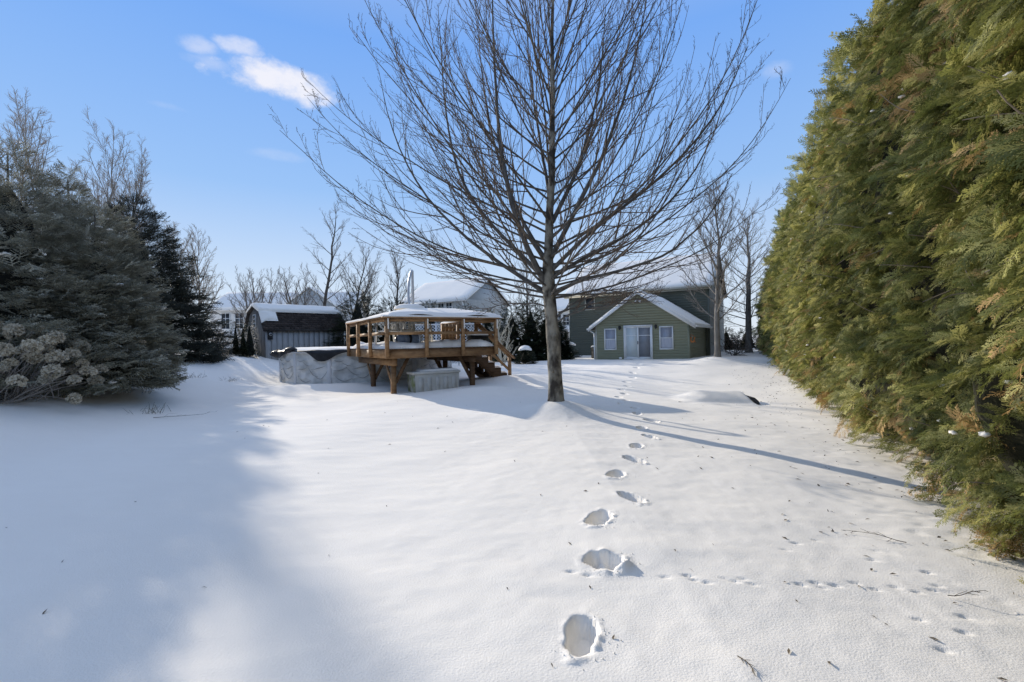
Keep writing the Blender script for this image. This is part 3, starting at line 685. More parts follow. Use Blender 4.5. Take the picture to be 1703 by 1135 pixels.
# ------------------------------------------------------------------ cedar hedge along the right
def hedge():
    r = np.random.default_rng(5)
    root = thing('cedar_hedge', 'tall clipped cedar hedge with yellow green sunlit sprays running back along the right side', 'hedge', (3.0, 2.6, -.24))
    B0 = np.array([1.94, 0.]); hd = np.array([.4497, .893]); nn = np.array([-.893, .4497])
    org = np.array([3.0, 2.6, 0.])
    ztop = lambda s: 8.0 + .55 * fbm(s * .55 + 3, s * 0 + 2, 2) * 2
    def prof(s, z):
        # outward offset of the face at height z
        H = ztop(s); t = z / H
        o = .32 * np.sin(np.clip(t / .30, 0, 1) * np.pi / 2) - 1.15 * np.clip((t - .38) / .62, 0, 1) ** 1.4 - .5 * np.clip((t - .88) / .12, 0, 1) ** 2
        o = o + .16 * np.cos(s * 2 * np.pi / 1.25 + .8 * np.sin(s * .9)) * (.5 + t) + .22 * fbm(s * .8, z * .9 + 4, 3) * 1.6
        return o
    segs = [(-2.5, 1.5, 60, 11), (1.5, 9, 330, 13), (9, 20, 200, 12), (20, 43, 90, 10)]
    P = []; DX = []; NZ = []; SC = []; IX = []
    up = np.array([0, 0, 1.]); o3 = np.array([*nn, 0.]); a3 = np.array([*hd, 0.])
    for (a, b, dens, per) in segs:
        # boughs: each carries fans of sprays left and right of its axis, with darker gaps between boughs
        nbg = int((b - a) * dens); s = r.uniform(a, b, nbg); H = ztop(s); z = H * r.uniform(.012, 1, nbg) ** .92
        dep = .20 + np.abs(r.normal(0, .12, nbg)) + (r.random(nbg) < .2) * r.uniform(.1, .35, nbg)
        ok = ~((fbm(s * 1.5 + 40, z * 1.5, 2) > .33) & (r.random(nbg) < .85)); s, z, dep, H = s[ok], z[ok], dep[ok], H[ok]; nbg = len(s)
        t = z / H
        st = np.concatenate([B0 + s[:, None] * hd + (prof(s, z) - dep)[:, None] * nn, z[:, None]], 1)
        bd = unit(o3 * r.uniform(.5, 1.0, nbg)[:, None] + a3 * r.normal(0, .75, nbg)[:, None] + up * (r.normal(.06, .48, nbg) + .6 * np.clip((t - .8) / .2, 0, 1))[:, None])
        bl = r.uniform(.18, .42, nbg) * (1 if a < 20 else 1.3)
        nz = unit(up * r.uniform(.3, 1, nbg)[:, None] + a3 * r.normal(0, .35, nbg)[:, None] + o3 * r.normal(.55, .3, nbg)[:, None])
        side = unit(np.cross(nz, bd))
        q = np.linspace(.05, 1, per)[None].repeat(nbg, 0) + r.normal(0, .03, (nbg, per)); sg = np.where(np.arange(per) % 2 == 0, 1, -1)[None]
        droop = -.22 * q ** 2
        p = st[:, None] + bd[:, None] * (q * bl[:, None])[..., None] + up * (droop * bl[:, None])[..., None] + side[:, None] * (sg * .03 + r.normal(0, .02, (nbg, per)))[..., None]
        ang = sg * r.uniform(.35, 1.1, (nbg, per)) * (1.1 - .75 * q)
        d = bd[:, None] * np.cos(ang)[..., None] + side[:, None] * np.sin(ang)[..., None] + up * (droop * .9 + r.normal(0, .16, (nbg, per)))[..., None]
        nzz = nz[:, None] + r.normal(0, .22, (nbg, per, 3))
        sc = r.uniform(.11, .22, (nbg, per)) * (1.15 - .4 * q) * (1 if a < 9 else 1.2 if a < 20 else 1.8) * r.uniform(.7, 1.35, (nbg, 1))
        tip = (q > .45) & (dep[:, None] < .55)
        ix = np.where(tip, r.choice([0, 1, 2, 3], (nbg, per), p=[.33, .30, .21, .16]), r.integers(0, 2, (nbg, per)))
        patch = fbm(s * .55 + 20, z * .7, 2)
        pd = .012 + .10 * np.clip(1 - z / 2.6, 0, 1) + .16 * (patch > .24)
        ix = np.where((r.random(nbg) < pd)[:, None], 4, ix); ix = np.where((r.random((nbg, per)) < .05) & (q > .6), 4, ix)
        P.append(p.reshape(-1, 3)); DX.append(d.reshape(-1, 3)); NZ.append(nzz.reshape(-1, 3)); SC.append(sc.reshape(-1)); IX.append(ix.reshape(-1))
    # top and back, thinner
    n = 7000; s = r.uniform(-2.5, 43, n); H = ztop(s); w = r.uniform(-2.6, -.2, n); z = H - .35 * np.abs(w + 1.2) ** 1.5 - r.uniform(0, .3, n)
    P.append(np.concatenate([B0 + s[:, None] * hd + w[:, None] * nn, z[:, None]], 1)); DX.append(np.stack([r.normal(-.2, .6, n), r.normal(0, .6, n), r.uniform(.3, 1, n)], -1)); NZ.append(r.normal(0, 1, (n, 3)))
    SC.append(r.uniform(.25, .5, n)); IX.append(r.integers(0, 4, n))
    # far end cap
    n = 2600; z = r.uniform(0, 6.6, n); w = r.uniform(-2.4, .2, n)
    P.append(np.concatenate([B0 + (43 + r.uniform(-.3, .3, n))[:, None] * hd + w[:, None] * nn, z[:, None]], 1)); DX.append(np.concatenate([np.tile(hd, (n, 1)) + r.normal(0, .5, (n, 2)), r.normal(.1, .3, (n, 1))], 1)); NZ.append(r.normal(0, 1, (n, 3))); SC.append(r.uniform(.3, .55, n)); IX.append(r.integers(0, 4, n))
    P = np.concatenate(P); DX = np.concatenate(DX); NZ = np.concatenate(NZ); SC = np.concatenate(SC); IX = np.concatenate(IX)
    keep = np.linalg.norm(P - np.array([0, 0, 1.5]), axis=1) > 1.6
    P, DX, NZ, SC, IX = P[keep], DX[keep], NZ[keep], SC[keep], IX[keep]
    gn_scatter('foliage', root, P - org, frame_to_euler(DX, NZ), SC, IX, CED)
    # dense inner mass
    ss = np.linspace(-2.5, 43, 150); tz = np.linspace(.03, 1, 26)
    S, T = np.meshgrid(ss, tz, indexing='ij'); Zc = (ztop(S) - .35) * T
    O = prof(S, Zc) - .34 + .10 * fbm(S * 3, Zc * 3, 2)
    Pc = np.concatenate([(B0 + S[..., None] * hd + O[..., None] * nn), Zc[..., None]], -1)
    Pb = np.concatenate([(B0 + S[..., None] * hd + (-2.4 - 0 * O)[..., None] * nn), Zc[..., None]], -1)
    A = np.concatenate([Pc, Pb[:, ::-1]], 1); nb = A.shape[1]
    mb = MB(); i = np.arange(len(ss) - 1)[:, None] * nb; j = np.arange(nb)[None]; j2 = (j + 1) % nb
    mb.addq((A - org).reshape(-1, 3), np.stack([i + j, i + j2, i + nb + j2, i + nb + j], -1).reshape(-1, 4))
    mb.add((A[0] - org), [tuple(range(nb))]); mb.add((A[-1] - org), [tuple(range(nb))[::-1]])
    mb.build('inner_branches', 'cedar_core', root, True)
    # bare inner twigs poking through
    n = 220; s = r.uniform(.5, 14, n); z = r.uniform(.3, 6.5, n); o = prof(s, z) - .3
    st = np.concatenate([B0 + s[:, None] * hd + o[:, None] * nn, z[:, None]], 1)
    d0 = np.concatenate([nn + r.normal(0, .5, (n, 2)), r.normal(.05, .35, (n, 1))], 1)
    Pt = grow_branches(st, d0, r.uniform(.3, .6, n), 6, .02, .15, r)
    mb = MB(); mb.tubes(Pt - org, taper(np.full(n, .007), np.full(n, .003), 6), 4); mb.build('twigs', 'twig_tan', root, True, kind='stuff')
    # little pockets of snow caught in the sprays
    mb = MB()
    for k in range(110):
        s = r.uniform(1.5, 18); z = r.uniform(.4, 6.8); o = float(prof(np.array([s]), np.array([z]))[0]) - r.uniform(.02, .14)
        c = np.concatenate([B0 + s * hd + o * nn, [z]]) - org; q = r.uniform(.010, .020)
        u = np.linspace(0, 2 * np.pi, 7)[:-1]; v = np.linspace(0.1, np.pi - .1, 5); U, W = np.meshgrid(u, v, indexing='ij')
        k2 = 1 + .3 * r.normal(0, 1, U.shape)
        Q = np.stack([c[0] + q * 1.6 * k2 * np.cos(U) * np.sin(W), c[1] + q * 1.6 * k2 * np.sin(U) * np.sin(W), c[2] + q * .8 * k2 * np.cos(W)], -1).reshape(-1, 3)
        i = np.arange(6)[:, None] * 5; i2 = ((np.arange(6) + 1) % 6)[:, None] * 5; j = np.arange(4)[None]
        mb.addq(Q, np.stack([i + j, i2 + j, i2 + j + 1, i + j + 1], -1).reshape(-1, 4))
    mb.build('snow', 'snow_cap', root, True, kind='stuff')
    for k in range(34):
        s = -2 + k * 1.25; p = np.concatenate([B0 + s * hd + (-1.1 + r.uniform(-.15, .15)) * nn, [0]]) - org
        mb = MB(); zz = np.linspace(-.1, 6.2, 5); mb.tubes(np.stack([p[0] + r.normal(0, .03, 5), p[1] + r.normal(0, .03, 5), zz], -1), np.linspace(.09, .03, 5), 6); mb.build('trunk', 'bark', root, True)
hedge()

# ------------------------------------------------------------------ conifers
def conifer(name, label, loc, h, rad, n, variants, scl, seed, core='spruce_core', group=None, cat='tree', shape=1.0, snow=0, droop=.12, whorl=True, low=.03):
    r = np.random.default_rng(seed)
    root = thing(name, label, cat, (loc[0], loc[1], loc[2]), 0, group)
    mb = MB(); zz = np.linspace(-.15, h * .96, 8); mb.tubes(np.stack([zz * 0, zz * 0, zz], -1), np.linspace(max(.05, rad * .055), .012, 8), 7); mb.build('trunk', 'bark', root, True)
    z = h * (low + (1 - low) * (1 - np.sqrt(r.uniform(0, 1, n)) ** (1.1)))
    if whorl: z = z + .10 * np.sin(z * 2 * np.pi / .55)
    az = r.uniform(0, 2 * np.pi, n)
    t = np.clip(z / h, 0, 1)
    Rz = rad * (1 - t) ** shape * np.clip((t + .10) / .16, .55, 1)
    Rz = Rz * (1 + .20 * np.sin(az * 5 + np.floor(z / .5) * 2.1) + .16 * np.sin(az * 9 + z * 5)) + .04
    f = 1 - np.abs(r.normal(0, .17, n)) - (r.random(n) < .25) * r.uniform(0, .45, n)
    f = np.clip(f, .1, 1)
    rho = Rz * f
    P = np.stack([rho * np.cos(az), rho * np.sin(az), z - droop * rho + .10 * (rho / (rad + .01)) ** 2 * rad * .4], -1)
    P[:, 2] = np.maximum(P[:, 2], .06)
    el = r.normal(.12, .25, n) + .7 * t ** 2
    a2 = az + r.normal(0, .38, n)
    D = np.stack([np.cos(a2) * np.cos(el), np.sin(a2) * np.cos(el), np.sin(el)], -1)
    N = np.stack([r.normal(0, .35, n), r.normal(0, .35, n), np.ones(n)], -1)
    sc = scl * r.uniform(.7, 1.25, n) * (1 - .35 * t)
    gn_scatter('foliage', root, P, frame_to_euler(D, N), sc, r.integers(0, len(variants), n), variants)
    # shaded inner mass of branches
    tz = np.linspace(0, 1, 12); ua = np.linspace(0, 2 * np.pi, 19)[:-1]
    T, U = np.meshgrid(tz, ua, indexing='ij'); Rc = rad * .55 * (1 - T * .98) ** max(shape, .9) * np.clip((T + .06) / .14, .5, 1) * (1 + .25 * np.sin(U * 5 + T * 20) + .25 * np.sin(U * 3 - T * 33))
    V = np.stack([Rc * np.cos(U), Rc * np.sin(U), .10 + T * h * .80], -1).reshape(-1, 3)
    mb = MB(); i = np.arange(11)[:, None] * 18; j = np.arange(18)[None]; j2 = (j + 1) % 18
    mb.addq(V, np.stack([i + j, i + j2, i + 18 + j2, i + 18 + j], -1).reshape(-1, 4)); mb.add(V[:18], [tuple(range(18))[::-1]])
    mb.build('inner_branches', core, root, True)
    if snow:
        mb = MB()
        for k in range(snow):
            q0 = r.integers(0, n); c = P[q0] * np.array([.98, .98, 1]) + D[q0] * sc[q0] * .5 + np.array([0, 0, .03]); q = r.uniform(.02, .055)
            u = np.linspace(0, 2 * np.pi, 7)[:-1]; v = np.linspace(.1, np.pi - .1, 5); U, W = np.meshgrid(u, v, indexing='ij'); k2 = 1 + .25 * r.normal(0, 1, U.shape)
            Q = np.stack([c[0] + q * 2.0 * k2 * np.cos(U) * np.sin(W), c[1] + q * 2. * k2 * np.sin(U) * np.sin(W), c[2] + q * .7 * k2 * np.cos(W)], -1).reshape(-1, 3)
            i = np.arange(6)[:, None] * 5; i2 = ((np.arange(6) + 1) % 6)[:, None] * 5; j = np.arange(4)[None]
            mb.addq(Q, np.stack([i + j, i2 + j, i2 + j + 1, i + j + 1], -1).reshape(-1, 4))
        mb.build('snow', 'snow_cap', root, True, kind='stuff')
    return root
def on(x, y, dz=-.03): return (x, y, gz(x, y) + dz)
conifer('spruce_tree', 'tallest grey green spruce cut by the left edge, behind the dried hydrangea', on(-11.0, 10.0), 5.35, 2.3, 6500, SPR, .38, 31, shape=.62, group='spruces along the left bank', snow=60)
conifer('spruce_tree', 'grey green spruce with frosted tips and low boughs resting on the snow', on(-9.75, 10.7), 4.5, 1.22, 6500, SPR, .36, 32, shape=.40, group='spruces along the left bank', snow=70)
conifer('spruce_tree', 'grey spruce tucked behind the two nearest spruces', on(-12.2, 12.6), 5.7, 2.2, 3600, SPR, .42, 33, group='spruces along the left bank', snow=20)
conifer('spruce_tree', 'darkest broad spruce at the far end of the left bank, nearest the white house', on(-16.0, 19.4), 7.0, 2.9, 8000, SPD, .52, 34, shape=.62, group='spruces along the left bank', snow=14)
# small conifers by the shed
for (x, y, h, rd, lb, sd) in ((-14.35, 24.9, 2.1, .42, 'narrow cone shaped cedar nearest the shed corner', 41), (-14.95, 25.3, 1.9, .33, 'middle narrow cedar of the three by the shed gable', 42), (-15.6, 25.7, 2.0, .33, 'leftmost narrow cedar of the three by the shed gable', 43)):
    conifer('cone_cedar', lb, on(x, y), h, rd, 900, EVG, .16, sd, group='narrow cedars by the shed', cat='shrub', shape=.7, whorl=False)
# dark evergreens behind deck and beside the maple
BG = [(-9.8, 29.0, 4.5, 1.7, 'broad dark evergreen between the shed and the deck'), (-7.9, 30, 4.1, 1.8, 'dark evergreen behind the deck, right of the broad one by the shed'), (-5.7, 31.5, 3.9, 1.9, 'dark evergreen behind the umbrella pole'),
      (-3.8, 36, 4.0, 2.0, 'dark bushy evergreen in front of the grey house windows'), (-1.9, 36, 3.6, 1.5, 'smaller dark evergreen under the grey house downspout'),
      (.0, 30.5, 3.6, 1.5, 'dark evergreen right behind the pale bare shrub'), (1.3, 31.2, 3.9, 1.5, 'tall dark evergreen left of the maple trunk, speckled with snow'), (2.3, 31.8, 3.2, 1.3, 'dark evergreen just left of the maple trunk'), (3.15, 31.5, 2.5, .8, 'narrow dark evergreen directly behind the maple trunk')]
for k, (x, y, h, rd, lb) in enumerate(BG):
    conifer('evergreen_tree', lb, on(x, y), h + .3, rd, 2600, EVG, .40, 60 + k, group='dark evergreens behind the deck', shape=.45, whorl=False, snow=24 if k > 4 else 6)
for k, (x, y, h, rd, lb) in enumerate([(17.9, 42, 2.2, 1.2, 'low dark evergreen beyond the green house, left of the far bare tree'), (20.0, 42.5, 2.2, 1.2, 'low dark evergreen behind the far bare tree trunk'), (22.2, 43, 2.3, 1.2, 'low dark evergreen at the far end of the cedar hedge')]):
    conifer('evergreen_shrub', lb, on(x, y), h, rd, 900, EVG, .42, 80 + k, group='dark evergreens beyond the house', cat='shrub', shape=.5, whorl=False)

# ------------------------------------------------------------------ buildings
def siding(mb, x0, x1, z0, z1, y, course=.15, lip=.016, top=None, sgn=-1):
    """lap siding on the plane y (facing sgn*y) as real courses; top(x)->z clips gables (symmetric polygon) """
    z = z0
    while z < z1 - 1e-4:
        zb = min(z + course, z1)
        a0, a1 = x0, x1; b0, b1 = x0, x1
        if top is not None:
            a0, a1 = top(z); b0, b1 = top(zb)
            if a1 - a0 < .05: break
        yo = y + sgn * lip; yi = y + sgn * .003
        mb.add([(a0, yo, z), (a1, yo, z), (b1, yi, zb), (b0, yi, zb), (a0, y, z), (a1, y, z)], [(0, 1, 2, 3), (4, 5, 1, 0)] if sgn < 0 else [(3, 2, 1, 0), (0, 1, 5, 4)])
        z = zb
    return mb
def siding_x(mb, y0, y1, z0, z1, x, course=.15, lip=.016, sgn=1):
    z = z0
    while z < z1 - 1e-4:
        zb = min(z + course, z1); xo = x + sgn * lip; xi = x + sgn * .003
        mb.add([(xo, y0, z), (xo, y1, z), (xi, y1, zb), (xi, y0, zb), (x, y0, z), (x, y1, z)], [(0, 1, 2, 3), (4, 5, 1, 0)] if sgn > 0 else [(3, 2, 1, 0), (0, 1, 5, 4)])
        z = zb
    return mb
def window(parent, x0, x1, z0, z1, y, frame='trim', glass='glass_dark', mull=1, curtain=False, fw=.07, grid=None, fd=.055):
    """a framed window on a wall facing -y"""
    w = MB(); w.box(x0 - fw, x1 + fw, y - fd, y, z1, z1 + fw); w.box(x0 - fw, x1 + fw, y - fd - .012, y, z0 - fw, z0)
    w.box(x0 - fw, x0, y - fd, y, z0 + .0005, z1 - .0005); w.box(x1, x1 + fw, y - fd, y, z0 + .0005, z1 - .0005)
    f = w.build('window', frame, parent)
    g = MB(); g.box(x0, x1, y - .022, y - .018, z0, z1); g.build('pane', glass, f)
    if mull:
        m = MB(); zm = (z0 + z1) / 2; m.box(x0, x1, y - .04, y - .0225, zm - .02, zm + .02); m.build('sash_rail', frame, f)
    if grid:
        m = MB()
        for i in range(1, grid[0]): xx = x0 + (x1 - x0) * i / grid[0]; m.box(xx - .018, xx + .018, y - .034, y - .0225, z0, z1)
        for i in range(1, grid[1]): zz = z0 + (z1 - z0) * i / grid[1]; m.box(x0, x1, y - .031, y - .0225, zz - .018, zz + .018)
        m.build('glazing_bar', frame, f, kind='stuff')
    if curtain:
        n = 26; xx = np.linspace(x0 + .03, x1 - .03, n); zt = z0 + (z1 - z0) * .52; off = .006 * np.sin(np.arange(n) * 1.9)
        V = []; 
        for i in range(n): V += [(xx[i], y - .030 + off[i], z0 + .03), (xx[i], y - .030 + off[i], zt - .05 * abs(math.sin(i / (n - 1) * math.pi)))]
        c = MB(); c.add(V, [(2 * i, 2 * i + 2, 2 * i + 3, 2 * i + 1) for i in range(n - 1)]); c.build('curtain', 'curtain', f)
    return f

def green_house():
    L0 = (5.5, 30.0, .08); rz = math.atan2(-3.0, 5.05)
    h = thing('green_house', 'two storey dark green house with snowy roof and a lighter green sunroom in front', 'house', L0, rz)
    W = 5.87; D = 6.5; ze = 2.30; zp = 4.28; xc = W / 2 - .05
    # sunroom walls
    c = MB(); c.prism([(0.02, -.3), (W - .02, -.3), (W - .02, ze), (xc, zp - .06), (.02, ze)], 'y', .0, D); c.build('sunroom_wall', 'green_siding', h)
    s = MB()
    def top(z):
        if z <= ze: return (0.0, W)
        t = (z - ze) / (zp - ze); return (xc * t, W - (W - xc) * t)
    siding(s, 0, W, -.05, zp, -.002, .165, .032, top); s.build('siding', 'green_siding', h, kind='stuff')
    s = MB(); siding_x(s, .1, D, -.05, ze, W - .018, .165, .032, 1); s.build('siding', 'green_siding', h, kind='stuff')
    for x in (.0, W - .10): b = MB(); b.box(x - .01, x + .11, -.035, .09, -.2, ze); b.build('corner_post', 'trim_tan' if x < 1 else 'green_siding', h)
    # sunroom roof, snow and rake boards
    sl = lambda x: ze + (zp - ze) * (1 - abs(x - xc) / (xc if x < xc else W - xc))
    ov = .38
    for sg in (-1, 1):
        xe = -ov if sg < 0 else W + ov; zed = ze - ov * (zp - ze) / xc
        r = MB(); r.prism([(xe, zed), (xc, zp), (xc, zp + .10), (xe, zed + .10)], 'y', -.30, D); rf = r.build('roof', 'roof', h)
        b = MB(); b.prism([(xe - sg * 0, zed - .12), (xc, zp - .10), (xc, zp + .12), (xe, zed + .10)], 'y', -.345, -.302); b.build('rake_board', 'trim', h)
        ga = MB(); ga.box(min(xe, xe + sg * .11), max(xe, xe + sg * .11), -.30, D, zed - .02, zed + .10); ga.build('gutter', 'trim', rf)
        n = Vector((-(zp - ze) * -sg * -1, 0, xc)).normalized(); n = Vector((sg * (zp - ze), 0, xc)).normalized()
        if sg < 0: snow_sheet('snow', rf, (xe + .02, -.28, zed + .102), (xc - xe, 0, zp - zed), (0, D + .2, 0), 10, 12, .10, .012, .10, 4)
        else: snow_sheet('snow', rf, (xc, -.28, zp + .102), (xe - xc - .02, 0, zed - zp), (0, D + .2, 0), 14, 12, .10, .02, .10, 5, ragged=0)
    dp = MB(); dp.beam((-.30, -.2, 1.98), (-.06, -.06, 1.80), .07, .07); dp.beam((-.06, -.06, 1.82), (-.05, -.06, .0), .07, .07); dp.build('downspout', 'trim', h)
    # windows and sliding door
    window(h, .70, 1.36, .78, 2.02, -.024, 'trim', 'glass_curtain', curtain=True)
    window(h, 4.20, 4.88, .78, 2.06, -.024, 'trim', 'glass_curtain', curtain=True)
    d = MB(); dx0, dx1, dz0, dz1 = 2.0, 3.64, .16, 2.16; y = -.024
    d.box(dx0 - .08, dx1 + .08, y - .08, y, dz1, dz1 + .09); d.box(dx0 - .08, dx0, y - .08, y, dz0, dz1); d.box(dx1, dx1 + .08, y - .08, y, dz0, dz1); d.box(dx0 - .08, dx1 + .08, y - .09, y, dz0 - .06, dz0)
    dr = d.build('sliding_door', 'trim', h)
    mid = (dx0 + dx1) / 2
    for (a, b, yy, gl) in ((dx0, mid + .03, y - .055, 'glass_door'), (mid - .03, dx1, y - .028, 'screen_door')):
        p = MB(); p.box(a + .001, a + .075, yy, yy + .025, dz0 + .001, dz1 - .001); p.box(b - .075, b - .001, yy, yy + .025, dz0 + .001, dz1 - .001); p.box(a + .075, b - .075, yy, yy + .025, dz0 + .001, dz0 + .10); p.box(a + .075, b - .075, yy, yy + .025, dz1 - .08, dz1 - .001)
        lf = p.build('door_leaf', 'trim', dr)
        g = MB(); g.box(a + .07, b - .07, yy + .012, yy + .016, dz0 + .09, dz1 - .07); g.build('pane', gl, dr)
        if gl == 'glass_door' or True:
            q = MB(); q.box(a + .075, b - .075, yy + .004, yy + .0115, 1.58, 1.62); q.build('cross_bar', 'trim', dr)
    k = MB(); k.box(mid - .02, mid + .015, y - .10, y - .056, 1.05, 1.25); k.build('handle', 'black', dr)
    st = MB(); st.box(1.84, 3.76, -.62, -.04, -.12, .03); bevel(st.build('door_step', 'concrete', h), .015)
    st = MB(); st.box(1.94, 3.69, -.36, -.045, .032, .10); st.build('door_step', 'concrete', h)
    # lights
    for x in (1.68, 3.94):
        l = MB(); l.box(x - .05, x + .05, -.05, -.02, 2.04, 2.22); l.beam((x, -.05, 2.18), (x, -.16, 2.20), .025, .025)
        lp = l.build('wall_lantern', 'lamp_black', h)
        g = MB(); a = np.linspace(0, 2 * np.pi, 9)[:-1]
        for z0_, z1_, r0, r1 in ((1.98, 2.02, .03, .06), (2.02, 2.17, .06, .085), (2.17, 2.25, .095, .02)):
            V = [(x + r0 * math.cos(t), -.17 + r0 * math.sin(t), z0_) for t in a] + [(x + r1 * math.cos(t), -.17 + r1 * math.sin(t), z1_) for t in a]
            g.add(V, [(i, (i + 1) % 8, 8 + (i + 1) % 8, 8 + i) for i in range(8)] + [tuple(range(8))[::-1], tuple(range(8, 16))])
        g.build('lamp_shade', 'lamp_black', lp)
    l = MB(); l.box(xc - .10, xc + .10, -.05, -.02, zp - .52, zp - .44); fl = l.build('floodlight', 'trim', h)
    for sx in (-.1, .1):
        g = MB(); g.tubes(np.array([(xc + sx * .8, -.05, zp - .48), (xc + sx * 1.2, -.12, zp - .52), (xc + sx * 1.35, -.19, zp - .56)]), np.array([.03, .07, .085]), 10); g.add([(xc + sx * 1.35 + .083 * math.cos(t), -.19 + .02 * math.sin(t), zp - .56 + .083 * math.sin(t)) for t in np.linspace(0, 2 * np.pi, 11)[:-1]], [tuple(range(10))]); g.build('lamp_head', 'trim', fl, True)
    v = MB(); v.box(1.60, 1.76, -.09, -.02, .12, .24); v.build('vent_hood', 'trim', h)
    # orange ornament on the side wall: a curled lizard
    # main block
    x0, x1, y0, y1, E, Rg = -4.63, 6.15, 6.5, 15.5, 5.2, 7.95
    ym = (y0 + y1) / 2
    c = MB(); c.box(x0 + .02, x1 - .02, y0 + .02, y1, -.3, E - .002); c.build('main_wall', 'dark_siding', h)
    c = MB(); c.prism([(y0 + .02, E), (y1, E), (ym, Rg - .1)], 'x', x0 + .02, x1 - .02); c.build('gable_wall', 'dark_siding', h)
    s = MB(); siding(s, x0, x1, -.05, E, y0, .18, .03); s.build('siding', 'dark_siding', h, kind='stuff')
    s = MB(); siding_x(s, y0, y1, -.05, E, x1 - .018, .15, .018, 1); s.build('siding', 'grey_siding', h, kind='stuff')  # paler grey than the back wall: light on this side put into the colour
    s = MB()
    z = E
    while z < Rg - .25:
        t = (z - E) / (Rg - E); zb = z + .15; t2 = (zb - E) / (Rg - E); hw = (y1 - y0) / 2
        s.add([(x1 + .002, ym - hw * (1 - t), z), (x1 + .002, ym + hw * (1 - t), z), (x1 - .014, ym + hw * (1 - t2), zb), (x1 - .014, ym - hw * (1 - t2), zb), (x1 - .018, ym - hw * (1 - t), z), (x1 - .018, ym + hw * (1 - t), z)], [(0, 1, 2, 3), (4, 5, 1, 0)])
        z = zb
    s.build('siding', 'grey_siding', h, kind='stuff')  # gable of the same side, its light likewise in the paler colour
    for x in (x0 - .02, x1 - .09): b = MB(); b.box(x, x + .11, y0 - .035, y0 + .08, -.2, E - .01); b.build('corner_post', 'dark_siding', h)
    b = MB(); b.box(x1 - .09, x1 + .03, y1 - .08, y1 + .03, -.2, E - .01); b.build('corner_post', 'trim', h)
    ovr = .4; dz = ovr * (Rg - E) / (ym - y0)
    for sg in (-1, 1):
        ye = y0 - ovr if sg < 0 else y1 + ovr
        r = MB(); r.prism([(ye, E - dz), (ym, Rg), (ym, Rg + .12), (ye, E - dz + .12)], 'x', x0 - .3, x1 + .3); rf = r.build('roof', 'roof', h)
        gu = MB(); gu.box(x0 - .3, x1 + .3, min(ye, ye + sg * .12), max(ye, ye + sg * .12), E - dz - .02, E - dz + .10); gu.build('gutter', 'trim_tan', rf)
        fb = MB(); fb.box(x0 - .28, x1 + .28, min(ye - sg * .04, ye - sg * .01), max(ye - sg * .04, ye - sg * .01), E - dz - .14, E - dz - .021); fb.build('fascia', 'trim_tan', rf)
        p0 = (x0 - .28, ye, E - dz + .122) if sg < 0 else (x0 - .28, ym, Rg + .122)
        e2 = (0, ym - ye, Rg - E + dz) if sg < 0 else (0, ye - ym, E - dz - Rg)
        snow_sheet('snow', rf, p0, (x1 - x0 + .56, 0, 0), e2, 24, 12, .16, .02, .14, 6 + sg)
    for sx in (x0 - .3, x1 + .3):
        for sg in (-1, 1):
            ye = y0 - ovr if sg < 0 else y1 + ovr
            b = MB(); b.prism([(ye, E - dz - .08), (ym, Rg - .1), (ym, Rg + .121), (ye, E - dz + .121)], 'x', sx - .02 if sx < 0 else sx + .002, sx - .002 if sx < 0 else sx + .02); b.build('rake_board', 'trim', h)
    window(h, -3.15, -2.45, 3.86, 4.78, y0 - .02, 'trim_tan', 'glass_dark')
    window(h, .2, 1.0, 3.86, 4.78, y0 - .02, 'trim_tan', 'glass_dark')
    # heat pump beside the left wall
    return h, Vector(L0), rz
gh, L0, grz = green_house()
def house_pt(x, y, z):
    c, s = math.cos(grz), math.sin(grz); return (L0.x + x * c - y * s, L0.y + x * s + y * c, L0.z + z)

# air conditioner between sunroom and main block
p = house_pt(-.45, 1.6, 0)
o = thing('air_conditioner', 'small dark outdoor unit with snow on top beside the sunroom corner', 'appliance', (p[0], p[1], gz(p[0], p[1])), grz)
mb = MB(); mb.box(-.35, .35, -.35, .35, 0, .75); bevel(mb.build('casing', 'black', o), .03)
mb = MB()
for k in range(7): mb.box(-.30, .30, -.365, -.352, .08 + k * .09, .12 + k * .09)
mb.build('louvre', 'lamp_black', o, kind='stuff')
snow_sheet('snow', o, (-.36, -.36, .752), (.72, 0, 0), (0, .72, 0), 5, 5, .12, .02, .12, 9)

# orange wall ornament: curled lizard
p = house_pt(5.95, .30, 1.28)
o = thing('wall_ornament', 'small orange curled ceramic ornament hung on the sunroom side wall by its corner', 'ornament', p, grz + R(35))
t = np.linspace(0, 1, 26); a = 1.9 + t * 6.6; rr = .11 + .02 * t; rr = np.where(t > .7, .12 + (t - .7) * .55, rr)
P = np.stack([rr * np.cos(a), np.zeros_like(t) - .03, rr * np.sin(a) * 1.15], -1)
mb = MB(); mb.tubes(P, .045 * np.sin(np.clip(t * 1.15 + .1, 0, 1) * np.pi) ** .6 + .012, 8); mb.build('body', 'copper', o, True)
for (x, z, x2, z2) in ((.12, .06, .22, .12), (-.12, -.05, -.22, -.02), (.10, -.10, .20, -.18), (-.08, .12, -.16, .20)):
    mb = MB(); mb.tubes(np.array([(x, -.03, z), ((x + x2) / 2, -.045, (z + z2) / 2 + .02), (x2, -.03, z2)]), np.array([.025, .02, .012]), 6); mb.build('leg', 'copper', o, True)
mb = MB(); mb.tubes(np.array([(.02, -.02, .1), (.0, -.005, .30), (-.01, -.0, .42)]), np.array([.006, .006, .006]), 4); mb.build('hanger', 'trim', o)

